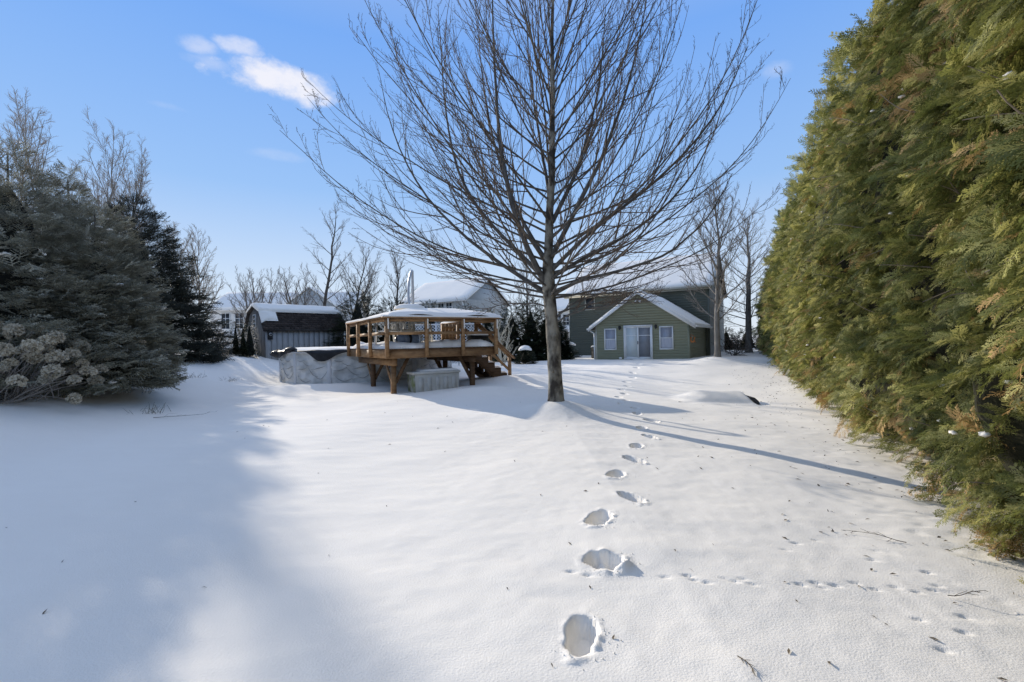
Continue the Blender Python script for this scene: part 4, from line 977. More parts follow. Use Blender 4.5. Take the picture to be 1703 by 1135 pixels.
# ------------------------------------------------------------------ distant houses
def far_house(name, label, loc, rz, w, d, E, Rg, wall, wins, gable_wall=None, ridge='x', extras=None, snow=.18):
    h = thing(name, label, 'house', loc, rz)
    c = MB(); c.box(0, w, 0, d, -.6, E - .002); c.build('wall', wall, h)
    s = MB(); siding(s, 0, w, 0, E, -.002, .16, .016); siding_x(s, 0, d, 0, E, w + .002, .16, .016, 1); siding_x(s, 0, d, 0, E, -.002, .16, .016, -1); s.build('siding', wall, h, kind='stuff')
    ov = .35
    if ridge == 'x':
        ym = d / 2; dz = ov * (Rg - E) / ym
        c = MB(); c.prism([(0, E), (d, E), (ym, Rg - .08)], 'x', .02, w - .02); c.build('gable_wall', gable_wall or wall, h)
        for sg in (-1, 1):
            ye = -ov if sg < 0 else d + ov
            r = MB(); r.prism([(ye, E - dz), (ym, Rg), (ym, Rg + .12), (ye, E - dz + .12)], 'x', -.3, w + .3); rf = r.build('roof', 'roof', h)
            g = MB(); g.box(-.3, w + .3, min(ye, ye + sg * .12), max(ye, ye + sg * .12), E - dz - .03, E - dz + .1); g.build('gutter', 'trim', rf)
            snow_sheet('snow', rf, (-.3, ye, E - dz + .122) if sg < 0 else (-.3, ym, Rg + .122), (w + .6, 0, 0), (0, ym - ye, Rg - E + dz) if sg < 0 else (0, ye - ym, E - dz - Rg), 12, 8, snow, .03, .2, 3)
            for sx in (-.322, w + .302):
                b = MB(); b.prism([(ye, E - dz - .10), (ym, Rg - .12), (ym, Rg + .12), (ye, E - dz + .12)], 'x', sx, sx + .02); b.build('rake_board', 'trim', rf)
    else:
        xm = w / 2; dz = ov * (Rg - E) / xm
        c = MB(); c.prism([(0, E), (w, E), (xm, Rg - .08)], 'y', .02, d - .02); c.build('gable_wall', gable_wall or wall, h)
        for sg in (-1, 1):
            xe = -ov if sg < 0 else w + ov
            r = MB(); r.prism([(xe, E - dz), (xm, Rg), (xm, Rg + .12), (xe, E - dz + .12)], 'y', -.3, d + .3); rf = r.build('roof', 'roof', h)
            snow_sheet('snow', rf, (xe, -.3, E - dz + .122) if sg < 0 else (xm, -.3, Rg + .122), (xm - xe, 0, Rg - E + dz) if sg < 0 else (xe - xm, 0, E - dz - Rg), (0, d + .6, 0), 8, 12, snow, .03, .2, 3)
            b = MB(); b.prism([(xe, E - dz - .10), (xm, Rg - .12), (xm, Rg + .12), (xe, E - dz + .12)], 'y', -.322, -.302); b.build('rake_board', 'trim', rf)
    for (x0, x1, z0, z1) in wins: window(h, x0, x1, z0, z1, -.02, 'trim', 'glass_dark', 0, grid=(2, 3))
    return h
# white house behind the shed: origin = left near corner
h = far_house('white_house', 'large white two storey house with snowy roof at far left behind the shed', (-33.0, 50.0, .3), R(8), 15.0, 9.0, 5.4, 7.5, 'white_siding',
              [(1.1, 1.9, 3.2, 4.9), (2.5, 3.3, 3.2, 4.9), (6.4, 7.3, 3.6, 5.0)])
c = MB(); c.prism([(7.4, 5.3), (13.6, 5.3), (10.5, 7.6)], 'y', -.6, 4.3); c.build('cross_gable', 'grey_siding', h)  # grey on a white house: the gable's shade is put into its colour
snow_sheet('snow', h, (7.1, -.8, 5.08), (3.4, 0, 2.58), (0, 4.8, 0), 8, 8, .16, .02, .16, 2); snow_sheet('snow', h, (10.5, -.8, 7.66), (3.4, 0, -2.58), (0, 4.8, 0), 8, 8, .16, .02, .16, 2)
b = MB(); b.box(1.6, 2.0, -2.6, -2.2, -.5, 1.9); b.build('porch_post', 'trim', h)
b = MB(); b.box(5.6, 6.0, -2.6, -2.2, -.5, 1.9); b.build('porch_post', 'trim', h)
b = MB(); b.prism([(1.3, 1.9), (6.3, 1.9), (6.3, 2.1), (3.8, 2.75), (1.3, 2.1)], 'y', -2.7, -.03); pr = b.build('porch_roof', 'trim', h)
snow_sheet('snow', pr, (1.3, -2.7, 2.102), (2.5, 0, .65), (0, 2.6, 0), 6, 6, .14, .02, .15, 3); snow_sheet('snow', pr, (3.8, -2.7, 2.752), (2.5, 0, -.65), (0, 2.6, 0), 6, 6, .14, .02, .15, 3)
b = MB()
for k in range(5): b.box(2.2, 4.6, -.075 + .004 * (k % 2), -.03, -.4 + k * .45, .03 + k * .45)
b.build('garage_door', 'trim', h, kind='stuff')
window(h, 5.0, 5.8, .2, 1.6, -.02, 'trim', 'glass_dark', 1)
# small white outbuilding left of the shed
o = far_house('white_garage', 'small white outbuilding with a snowy sloped roof left of the grey shed', (-21.3, 36.0, .3), R(25), 4.2, 4.0, 2.3, 3.9, 'white_siding', [], ridge='y')
# grey house behind the deck
h = far_house('grey_house', 'pale grey house with snowy roof rising behind the deck umbrella', (-11.4, 48.0, .3), R(-30), 8.0, 8.0, 5.4, 7.75, 'grey_siding', [(4.75, 5.45, 3.9, 5.1), (5.75, 6.45, 3.9, 5.1)])
b = MB(); b.tubes(np.array([(7.9, -.4, 5.25), (7.92, -.25, 4.9), (7.95, -.10, 4.6), (7.95, -.10, 0)]), np.array([.06] * 4), 6); b.build('downspout', 'trim', h)
# white house glimpsed right of the trunk
h = far_house('white_house', 'white two storey house glimpsed between the maple trunk and the green house', (4.6, 62.0, .3), R(-20), 8.0, 7.0, 5.3, 7.4, 'white_siding',
              [(1.4, 2.2, 3.2, 4.6), (2.5, 3.3, 3.2, 4.6), (1.4, 2.4, .6, 2.0), (.2, .9, 3.2, 4.6)])
b = MB(); b.prism([(-1.4, 2.4), (0, 3.0), (0, 2.7), (-1.4, 2.2)], 'x', .2, 3.9); pr = b.build('porch_roof', 'trim', h)
snow_sheet('snow', pr, (.2, -1.4, 2.405), (3.7, 0, 0), (0, 1.38, .6), 6, 4, .14, .02, .15, 3)

# ------------------------------------------------------------------ gambrel shed
def shed():
    lx, ly = -14.1, 26.0; rz = R(48); gz0 = gz(lx + .5, ly + 1.5) - .05
    h = thing('gambrel_shed', 'grey gambrel roofed shed with brown shingles and thick snow along its ridge', 'shed', (lx, ly, gz0), rz)
    L, W, E = 4.75, 3.0, 2.0; zb, zr = 2.95, 3.32; yb = .62
    c = MB(); c.prism([(0.03, -.3), (W - .03, -.3), (W - .03, E), (W - yb, zb - .05), (W / 2, zr - .05), (yb, zb - .05), (.03, E)], 'x', .03, L - .03); c.build('wall', 'shed_dark', h)
    n = 15; w = L / n   # vertical boards on the long wall
    b = MB(); b.box(.012, w - .012, -.012, .028, -.3, E - .01); b0 = b.build('board', 'shed_wood', h)
    for k in range(1, n): dup(b0, h, (k * w, 0, 0))
    # gable boards
    n2 = 12; w2 = W / n2
    def gt(y):
        y = min(y, W - y)
        return E + (zb - E) * y / yb if y < yb else zb + (zr - zb) * (y - yb) / (W / 2 - yb)
    for k in range(n2):
        y0, y1 = k * w2 + .005, (k + 1) * w2 - .005
        b = MB(); b.prism([(y0, -.3), (y1, -.3), (y1, gt(y1) - .06), (y0, gt(y0) - .06)], 'x', 0, .028); b.build('board', 'shed_dark', h)
    # roof: steep lower slopes with single shingles, flatter upper slopes under snow
    for sg in (0, 1):
        Yf = (lambda y: y) if sg == 0 else (lambda y: W - y)
        r = MB(); r.prism([(Yf(-.14), E - .12), (Yf(yb), zb), (Yf(yb), zb + .06), (Yf(-.14), E - .06)], 'x', -.15, L + .15); rf = r.build('roof', 'roof', h)
        r = MB(); r.prism([(Yf(yb), zb), (Yf(W / 2), zr), (Yf(W / 2), zr + .06), (Yf(yb - .03), zb + .06)], 'x', -.15, L + .15); rf2 = r.build('roof', 'roof', h)
        if sg == 0:
            dy, dzz = yb + .14, zb - E + .12; ln = math.hypot(dy, dzz); rows = 8
            sw = .30; me = None
            for k in range(rows):
                f0 = k / rows; f1 = (k + 1.25) / rows
                for q in range(17):
                    xx = -.15 + q * sw + (.15 if k % 2 else 0)
                    if xx > L - .1: continue
                    if me is None:
                        m = MB(); m.prism([(0, 0), (0, .018), (ln / rows * 1.15, .004), (ln / rows * 1.15, 0)], 'x', .004, sw - .004); me = m.mesh('shingle'); me.materials.append(MT['shingle'])
                    s = bpy.data.objects.new('shingle', me); col.objects.link(s); s.parent = rf
                    s.location = (xx, -.14 + dy * f0, E - .06 + dzz * f0 + .002); s.rotation_euler = (math.atan2(dzz, dy), 0, 0)
        p0 = (-.17, Yf(yb - .10), zb + .03) if sg == 0 else (-.17, Yf(W / 2), zr + .062)
        e2 = (0, W / 2 - yb + .10, zr - zb + .03)
        if sg == 1: e2 = (0, e2[1], -e2[2])
        snow_sheet('snow', rf2, p0, (L + .34, 0, 0), e2, 22, 8, .22, .02, .12, 11 + sg)
    snow_sheet('snow', h, (-.15, .16, E + .44), (.95, 0, 0), (0, .40, .58), 8, 6, .09, .05, .15, 14, ragged=.12)
    # eave drip and fascia, gable window, meter box
    b = MB(); b.box(-.15, L + .15, -.165, -.145, E - .18, E - .05); b.build('fascia', 'roof', h)
    w_ = MB(); w_.box(-.05, -.002, 1.28, 1.72, 2.08, 2.86); wf = w_.build('gable_window', 'trim', h)
    for (z0, z1) in ((2.12, 2.34), (2.37, 2.58), (2.61, 2.82)):
        g = MB(); g.box(-.056, -.0505, 1.33, 1.67, z0, z1); g.build('pane', 'glass_dark', wf)
    m = MB(); m.box(.12, .38, -.12, -.002, 1.35, 1.85); mt = bevel(m.build('meter_box', 'black', h), .02)
    m = MB(); m.tubes(np.array([(.25, -.12, 1.65), (.25, -.17, 1.65), (.25, -.20, 1.65)]), np.array([.09, .085, .05]), 12); m.build('meter_dial', 'metal_grey', mt, True)
    b = MB(); b.box(L - .09, L + .012, -.03, -.002, -.3, E - .15); b.build('corner_board', 'shed_wood', h)
shed()

# ------------------------------------------------------------------ above-ground pool
PC = (-6.45, 20.6); PR = 3.6
def pool():
    z0 = -.05; zt = 1.27
    h = thing('swimming_pool', 'round above ground pool with grey embossed wall under a black winter cover', 'pool', (PC[0], PC[1], z0))
    n = 288; a = np.linspace(0, 2 * np.pi, n + 1)[:-1]; zz = np.linspace(-.1, zt - z0 - .06, 26)
    A, Zg = np.meshgrid(a, zz, indexing='ij')
    # embossed scalloped dunes repeating around the wall
    u = (A * PR / 1.05) % 1.0; 
    def ridge(u, z, c, s, k): return np.exp(-(((z - c) - s * np.sin((u + k) * 2 * np.pi)) / .035) ** 2)
    emb = .035 * ridge(u, Zg, 1.02, .05, 0) + .035 * ridge(u * 2 % 1, Zg, .72, .07, .3) + .05 * ridge(u, Zg, .45, .18, .1) + .03 * ridge(u, Zg, .25, .1, .55) + .05 * fbm(A * PR * 2.4, Zg * 3, 3)
    Rr = PR + emb
    V = np.stack([Rr * np.cos(A), Rr * np.sin(A), Zg], -1).reshape(-1, 3); m = len(zz)
    i = np.arange(n)[:, None] * m; i2 = ((np.arange(n) + 1) % n)[:, None] * m; j = np.arange(m - 1)[None]
    mb = MB(); mb.addq(V, np.stack([i + j, i2 + j, i2 + j + 1, i + j + 1], -1).reshape(-1, 4)); mb.build('wall', 'pool_wall', h, True)
    for q in range(14):
        a0 = R(-122) + q * 2 * math.pi / 14; da = 2 * math.pi / 14; rel = MB(); rq = np.random.default_rng(300 + q)
        def arc(u0, z0_, u1, z1_, sag, rad=.011):
            t = np.linspace(0, 1, 9); aa = a0 + da * (u0 + (u1 - u0) * t); zz_ = z0_ + (z1_ - z0_) * t - sag * np.sin(t * np.pi) + rq.normal(0, .006, 9)
            rel.tubes(np.stack([(PR + .045) * np.cos(aa), (PR + .045) * np.sin(aa), zz_], -1), rad * np.sin(np.clip(t, .06, .94) * np.pi) ** .6, 5)
        for (u0, z0_, u1, z1_, sag) in ((.12, 1.0, .34, .99, .05), (.58, 1.0, .84, .98, .05), (.10, .62, .42, .70, .04), (.42, .70, .72, .40, .10), (.12, .42, .52, .26, .16), (.52, .62, .92, .78, .03), (.62, .40, .95, .55, .18), (.3, .88, .5, .80, .04)):
            arc(u0 + rq.normal(0, .02), z0_ + rq.normal(0, .02), u1, z1_ + rq.normal(0, .02), sag)
        rel.build('wall_relief', 'pool_line', h, True, kind='stuff')
    ro = MB()
    prof = [(PR - .09, zt - z0 - .07), (PR + .10, zt - z0 - .07), (PR + .11, zt - z0 - .01), (PR + .06, zt - z0 + .02), (PR - .09, zt - z0 + .02)]
    k = len(prof); a2 = np.linspace(0, 2 * np.pi, 73)[:-1]
    V = np.array([[(r * math.cos(t), r * math.sin(t), z) for (r, z) in prof] for t in a2]).reshape(-1, 3)
    i = np.arange(72)[:, None] * k; i2 = ((np.arange(72) + 1) % 72)[:, None] * k; j = np.arange(k)[None]; j2 = (j + 1) % k
    ro.addq(V, np.stack([i + j, i2 + j, i2 + j2, i + j2], -1).reshape(-1, 4)); ro.build('top_rail', 'pool_trim', h)
    up = MB(); up.prism([(PR - .01, -.085), (PR + .05, -.075), (PR + .075, -.03), (PR + .075, .03), (PR + .05, .075), (PR - .01, .085)], 'z', -.1, zt - z0 - .07); u0 = bevel(up.build('upright', 'pool_trim', h), .008)
    off = R(-95 - 27)
    u0.rotation_euler = (0, 0, off)
    for q in range(1, 14): dup(u0, h, rot=(0, 0, off + q * 2 * math.pi / 14))
    # winter cover: black tarp over the rim with an uneven hem, domed top
    n = 180; a = np.linspace(0, 2 * np.pi, n + 1)[:-1]
    hem = .15 + .13 * np.sin(a * 7 + .8) + .09 * np.sin(a * 11 + 2.) + .05 * np.sin(a * 17)
    rings = [(.0, .05), (.5, .04), (.8, .02), (.95, .03), (1.0, .045)]
    V = []
    for (f, dz) in rings: V.append(np.stack([PR * f * np.cos(a), PR * f * np.sin(a), np.full(n, zt - z0 + .005 + dz) + .012 * np.sin(a * 23) * f], -1))
    for (f, rr) in ((.0, .125), (.35, .14), (.7, .135), (1., .13)): V.append(np.stack([(PR + rr + .015 * np.sin(a * 31)) * np.cos(a), (PR + rr + .015 * np.sin(a * 31)) * np.sin(a), zt - z0 + .02 - f * np.maximum(hem, .03)], -1))
    V = np.stack(V, 1); k = V.shape[1]; i = np.arange(n)[:, None] * k; i2 = ((np.arange(n) + 1) % n)[:, None] * k; j = np.arange(k - 1)[None]
    cv = MB(); cv.addq(V.reshape(-1, 3), np.stack([i + j, i2 + j, i2 + j + 1, i + j + 1], -1).reshape(-1, 4)); cover = cv.build('winter_cover', 'tarp', h, True)
    # bunched knot of tarp
    for (t, s) in ((R(-125), .16), (R(-150), .22)):
        c = np.array([(PR + .06) * math.cos(t), (PR + .06) * math.sin(t), zt - z0 + .06 - (.15 if s > .2 else 0)])
        u = np.linspace(0, 2 * np.pi, 17)[:-1]; v = np.linspace(.1, np.pi - .1, 9); U, W = np.meshgrid(u, v, indexing='ij'); kk = 1 + .35 * fbm(U * 2 + 3, W * 3, 2)
        Q = np.stack([c[0] + s * 1.4 * kk * np.cos(U) * np.sin(W), c[1] + s * 1.1 * kk * np.sin(U) * np.sin(W), c[2] + s * .7 * kk * np.cos(W)], -1).reshape(-1, 3)
        i = np.arange(16)[:, None] * 9; i2 = ((np.arange(16) + 1) % 16)[:, None] * 9; j = np.arange(8)[None]
        m = MB(); m.addq(Q, np.stack([i + j, i2 + j, i2 + j + 1, i + j + 1], -1).reshape(-1, 4)); m.build('tarp_fold', 'tarp', cover, True)
    # snow lying on the cover
    ra = np.linspace(0, 1, 22); a = np.linspace(0, 2 * np.pi, 121)[:-1]; Rg, Ag = np.meshgrid(ra, a, indexing='ij')
    edge = PR + .03 + .07 * fbm(np.cos(Ag) * 4 + 9, np.sin(Ag) * 4 + 3, 3)
    x = Rg * edge * np.cos(Ag); y = Rg * edge * np.sin(Ag)
    z = zt - z0 + .03 + .10 * np.sqrt(np.clip(1 - Rg ** 14, 0, 1)) + .05 * fbm(x * 1.6 + 20, y * 1.6 + 20, 3)
    V = np.stack([x, y, np.where(Rg > .999, zt - z0 + .02, z)], -1).reshape(-1, 3); i = np.arange(21)[:, None] * 120; j = np.arange(120)[None]; j2 = (j + 1) % 120
    m = MB(); m.addq(V, np.stack([i + j, i + 120 + j, i + 120 + j2, i + j2], -1).reshape(-1, 4)); m.build('snow', 'snow_cap', h, True)
pool()

# ------------------------------------------------------------------ the timber deck
DK = (-3.67, 13.3); DRZ = R(33)
def dk(x, y, z):
    c, s = math.cos(DRZ), math.sin(DRZ); return (DK[0] + x * c - y * s, DK[1] + x * s + y * c, z)
DW, DD, DT = 3.7, 4.4, 1.34
def deck():
    h = thing('timber_deck', 'raised brown timber deck with post and rail balustrade and stairs beside the pool', 'deck', (DK[0], DK[1], 0), DRZ)
    b = MB(); n = 26; w = DW / n
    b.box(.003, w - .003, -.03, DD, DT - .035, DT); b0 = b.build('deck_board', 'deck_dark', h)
    for k in range(1, n): dup(b0, h, (k * w, 0, 0))
    fz0, fz1 = 1.05, DT - .037
    f = MB(); f.box(0, DW, -.0, .04, fz0, fz1); f.build('fascia', 'cedar_wood', h)
    f = MB(); f.box(-.002, .04, .042, DD - .04, fz0 + .01, fz1); f.build('fascia', 'cedar_wood', h)
    f = MB(); f.box(DW - .04, DW + .002, .042, DD - .04, fz0 + .01, fz1); f.build('fascia', 'cedar_wood', h)
    f = MB(); f.box(0, DW, DD - .04, DD, fz0, fz1); f.build('fascia', 'cedar_wood', h)
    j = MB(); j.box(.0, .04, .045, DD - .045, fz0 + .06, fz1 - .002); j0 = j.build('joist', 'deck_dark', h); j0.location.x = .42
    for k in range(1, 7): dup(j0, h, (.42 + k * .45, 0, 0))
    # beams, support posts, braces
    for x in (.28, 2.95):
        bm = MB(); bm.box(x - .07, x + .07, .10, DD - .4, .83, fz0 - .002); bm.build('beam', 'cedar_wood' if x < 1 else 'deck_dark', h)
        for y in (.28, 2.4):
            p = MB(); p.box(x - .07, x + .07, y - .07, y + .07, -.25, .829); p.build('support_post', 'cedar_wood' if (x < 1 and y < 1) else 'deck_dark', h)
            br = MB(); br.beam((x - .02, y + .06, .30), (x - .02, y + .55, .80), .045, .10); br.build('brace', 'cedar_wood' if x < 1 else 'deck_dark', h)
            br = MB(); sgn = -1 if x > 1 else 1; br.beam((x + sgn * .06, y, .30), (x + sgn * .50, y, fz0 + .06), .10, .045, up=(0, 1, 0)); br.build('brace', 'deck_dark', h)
    # balustrade
    top = 2.25; pw = .10
    post = MB(); post.box(-pw / 2, pw / 2, -pw / 2, pw / 2, 1.07, top); pm = post.mesh('rail_post'); pm.materials.append(MT['cedar_wood'])
    def rp(x, y, z0=None):
        o = bpy.data.objects.new('rail_post', pm); col.objects.link(o); o.parent = h; o.location = (x, y, 0); return o
    fy = -.052
    xs_ = (-.0, 1.23, 2.47, 3.7)
    for x in xs_: rp(x, fy)
    ysl = (1.47, 2.93, 4.35)
    for y in ysl: rp(-.054, y)
    for y in (1.42, 2.90, 4.35): rp(DW + .054, y)
    def rail(p, q, wd, ht, nm='rail'):
        m = MB(); m.beam(p, q, wd, ht); return m.build(nm, 'cedar_wood', h)
    # top caps and sub rails: front, left, right sections
    rail((-.13, fy, top + .02), (DW + .13, fy, top + .02), .15, .038, 'cap_rail'); rail((-.05, fy + .022, top - .055), (DW + .05, fy + .022, top - .055), .038, .09)
    for a, b2 in zip(xs_[:-1], xs_[1:]): rail((a + .05, fy, 1.80), (b2 - .05, fy, 1.80), .04, .09)
    rail((-.054, .03, top + .0195), (-.054, 4.42, top + .0195), .15, .037, 'cap_rail'); rail((-.03, .0, top - .055), (-.03, 4.40, top - .055), .038, .09)
    yl = (0.0,) + ysl
    for a, b2 in zip(yl[:-1], yl[1:]): rail((-.054, a + .05, 1.80), (-.054, b2 - .05, 1.80), .04, .09)
    for (a, b2) in ((.0, 1.42), (2.90, 4.35)):
        rail((DW + .054, a + .03, top + .0195), (DW + .054, b2 + .06, top + .0195), .15, .037, 'cap_rail'); rail((DW + .03, a, top - .055), (DW + .03, b2, top - .055), .038, .09)
        rail((DW + .054, a + .05, 1.80), (DW + .054, b2 - .05, 1.80), .04, .09)
    # gate swung open at the head of the stairs
    g = MB()
    for k in range(4): 
        q = MB(); q.box(DW - .06 - k * .15 - .14, DW - .06 - k * .15, 2.86, 2.885, 1.45, 2.22); q.build('gate_board', 'cedar_wood', h)
    q = MB(); q.box(DW - .64, DW - .06, 2.83, 2.858, 1.55, 1.64); q.box(DW - .64, DW - .06, 2.83, 2.858, 2.02, 2.11); q.build('gate_ledge', 'cedar_wood', h, kind='stuff')
    # stairs down to the right between y 1.5 and 2.8
    N = 6; rise = (DT) / (N + .4); run = .27
    for k in range(N):
        zt = DT - (k + 1) * rise; x0 = DW + .04 + k * run
        t = MB(); t.box(x0, x0 + run + .03, 1.52, 2.80, zt - .04, zt); tr = t.build('stair_tread', 'deck_dark', h)
        t = MB(); t.box(x0, x0 + .022, 1.56, 2.76, zt + .001, zt + rise - .041); t.build('stair_riser', 'deck_dark', h)
        if k < N - 0: snow_sheet('snow', tr, (x0 + .03, 1.56, zt + .001), (run - .02, 0, 0), (0, 1.2, 0), 4, 8, .07, .02, .06, 20 + k)
    for y in (1.50, 2.80):
        pts = [(DW + .02, DT - .02)]
        for k in range(N):
            x0 = DW + .04 + k * run; pts += [(x0, DT - (k + 1) * rise - .041), (x0 + run, DT - (k + 1) * rise - .041)]
        pts += [(DW + .04 + N * run, -.25), (DW + .04 + (N - 1.4) * run, -.25), (DW + .02, DT - .55)]
        s = MB(); s.prism(pts, 'y', y - .022 + (.0 if y < 2 else .022), y + .0 + (.0 if y < 2 else .022)); s.build('stringer', 'deck_dark', h)
        xe = DW + .04 + 5.3 * run
        p = MB(); p.box(xe - .05, xe + .05, y - .122 if y < 2 else y + .022, y - .022 if y < 2 else y + .122, -.2, .92); p.build('newel_post', 'cedar_wood', h)
        yy = y - .072 if y < 2 else y + .072
        rail((DW + .10, yy, top - .02), (xe + .22, yy, .84), .13, .04, 'handrail'); rail((DW + .10, yy, top - .13), (xe + .05, yy, .86), .04, .09)
        rail((DW + .10, yy, 1.58), (xe - .04, yy, .42), .04, .09)
    # snow on caps, posts and deck
    snow_sheet('snow', h, (-.13, fy - .075, top + .040), (DW + .26, 0, 0), (0, .15, 0), 26, 3, .045, .008, .05, 30)
    snow_sheet('snow', h, (-.13, .02, top + .040), (.15, 0, 0), (0, 4.38, 0), 3, 26, .065, .01, .05, 31)
    snow_sheet('snow', h, (DW - .02, .02, top + .040), (.15, 0, 0), (0, 1.4, 0), 3, 12, .055, .01, .05, 32)
    snow_sheet('snow', h, (DW - .02, 2.88, top + .040), (.15, 0, 0), (0, 1.5, 0), 3, 12, .06, .01, .05, 33)
    for x in xs_:
        snow_sheet('snow', h, (x + .012, fy - .052, 1.93), (.036, 0, 0), (0, 0, .31), 3, 8, .012, .006, .015, int(x * 10) + 2, nrm=(0, -1, 0))
    snow_sheet('snow', h, (.06, .03, DT + .002), (DW - .10, 0, 0), (0, DD - .10, 0), 44, 44, .17, .07, .22, 35, ragged=.10)
deck()

# storage box under the front of the deck
p = dk(.80, -.02, 0)
o = thing('storage_box', 'grey resin storage box with mossy end under the front of the deck', 'box', (p[0], p[1], gz(p[0], p[1]) - .06), DRZ + R(-3))
mb = MB(); mb.prism([(.03, 0), (1.47, 0), (1.5, .60), (0, .60)], 'y', .0, .62); bevel(mb.build('body', 'resin', o), .02)
for k in range(5):
    mb = MB(); mb.box(.16 + k * .27, .30 + k * .27, -.012, -.0005, .06, .50); mb.build('panel_rib', 'resin', o)
mb = MB(); mb.prism([(.018, .02), (.06, .02), (.035, .58), (-.004, .58)], 'y', -.005, .625); mb.build('mossy_end', 'moss', o)
mb = MB(); mb.box(-.03, 1.53, -.03, .65, .602, .68); lid = bevel(mb.build('lid', 'resin', o), .02)
snow_sheet('snow', lid, (.25, .10, .682), (1.25, 0, 0), (0, .52, 0), 10, 6, .06, .02, .12, 41)

# lowered cantilever umbrella heavy with snow
p = dk(1.75, 2.3, DT)
o = thing('cantilever_umbrella', 'snow laden patio umbrella sagging over the deck rail on a curved grey pole', 'umbrella', p, DRZ)
mb = MB(); mb.tubes(np.array([(0, .1, -.0), (0, .1, 1.4), (0, .1, 2.75)]), np.array([.05, .05, .045]), 10); mb.build('pole', 'metal_grey', o, True)
t = np.linspace(0, 1, 14); mb = MB(); mb.tubes(np.stack([-.02 - .42 * np.sin(t * 1.5) ** 1.4, .1 - .8 * t, 2.74 - 1.30 * t ** 1.7 + .05 * np.sin(t * 3.1)], -1), np.full(14, .045), 8); mb.build('curved_arm', 'metal_grey', o, True)
mb = MB(); mb.box(-.35, .35, -.25, .45, .002, .07); bevel(mb.build('base', 'black', o), .02)
# canopy: shallow hip, front edge near the rail
cx0, cx1, cy0, cy1 = -1.72, 2.28, -2.36, .4; zc = .985
nx, ny = 40, 26; gx = np.linspace(0, 1, nx); gy = np.linspace(0, 1, ny); GX, GY = np.meshgrid(gx, gy, indexing='ij')
XX = cx0 + (cx1 - cx0) * GX; YY = cy0 + (cy1 - cy0) * GY
dd = np.minimum(np.minimum(XX - cx0, cx1 - XX), np.minimum(YY - cy0, cy1 - YY))
hip = np.minimum(dd / 1.25, 1.0)
base = zc + .25 * hip - .05 * np.cos(GX * np.pi * 4) * np.exp(-dd / .25)
def sheet(Zt, Zb, nm, m):
    mb = MB(); A = np.stack([XX, YY, Zt], -1).reshape(-1, 3); B = np.stack([XX, YY, Zb], -1).reshape(-1, 3)
    i = np.arange(nx - 1)[:, None] * ny; j = np.arange(ny - 1)[None]; q = np.stack([i + j, i + ny + j, i + ny + j + 1, i + j + 1], -1).reshape(-1, 4)
    mb.addq(A, q); mb.addq(B, q[:, ::-1])
    ring = [k * ny for k in range(nx)] + [(nx - 1) * ny + k for k in range(1, ny)] + [k * ny + ny - 1 for k in range(nx - 2, -1, -1)] + [k for k in range(ny - 2, 0, -1)]
    C = np.concatenate([A[ring], B[ring]]); n = len(ring); mb.add(C, [(k, n + k, n + (k + 1) % n, (k + 1) % n) for k in range(n)])
    return mb.build(nm, m, o, True)
sheet(base, base - .02, 'canopy', 'canvas')
sheet(base + .012 + .085 * np.sqrt(np.clip(1 - (1 - np.clip(dd / .22, 0, 1)) ** 2, 0, 1)) + .02 * fbm(XX * 1.5, YY * 1.5, 2), base + .003, 'snow', 'snow_cap')
# vent cap above the arm
mb = MB(); u = np.linspace(0, 2 * np.pi, 25)[:-1]; V = []
for (f, z) in ((1, zc + .31), (.95, zc + .40), (.6, zc + .47), (.05, zc + .485)): V.append([(-.45 + .52 * f * math.cos(t), -.75 + .52 * f * math.sin(t), z) for t in u])
V = np.array(V).reshape(-1, 3); i = np.arange(3)[:, None] * 24; j = np.arange(24)[None]; j2 = (j + 1) % 24
mb.addq(V, np.stack([i + j, i + j2, i + 24 + j2, i + 24 + j], -1).reshape(-1, 4)); mb.build('vent_cap', 'snow_cap', o, True)

# white plastic chairs
def chair(label, x, y, rz, z=DT + .14):
    p = dk(x, y, z)
    c = thing('patio_chair', label, 'chair', p, DRZ + rz, 'white chairs on the deck'); c.scale = (1.12, 1.12, 1.08)
    m = MB(); m.box(-.25, .25, -.25, .25, .38, .42); bevel(m.build('seat', 'white_plastic', c), .015)
    for k in range(5):
        m = MB(); xx = -.20 + k * .10; m.beam((xx, .25, .42), (xx * 1.12, .36, .92 + .03 * (1 - abs(k - 2) / 2)), .07, .018, up=(0, 1, 0)); m.build('back_slat', 'white_plastic', c)
    m = MB(); m.beam((-.27, .37, .90), (.27, .37, .90), .03, .09); m.build('top_rail', 'white_plastic', c)
    for sx in (-1, 1):
        m = MB(); m.beam((sx * .29, -.26, .62), (sx * .29, .32, .65), .07, .03); m.build('armrest', 'white_plastic', c)
        m = MB(); m.beam((sx * .29, -.25, .61), (sx * .30, -.30, .0), .05, .05); m.build('leg', 'white_plastic', c)
        m = MB(); m.beam((sx * .28, .28, .88), (sx * .30, .40, .0), .05, .05); m.build('leg', 'white_plastic', c)
    return c
chair('white plastic chair seen side on, leftmost on the deck', .62, 1.55, R(-70))
chair('white plastic chair with high slatted back behind the blue grey bundle', 1.15, 2.0, R(15))
chair('white plastic chair at the right of the three behind the rail', 1.78, 1.75, R(60))
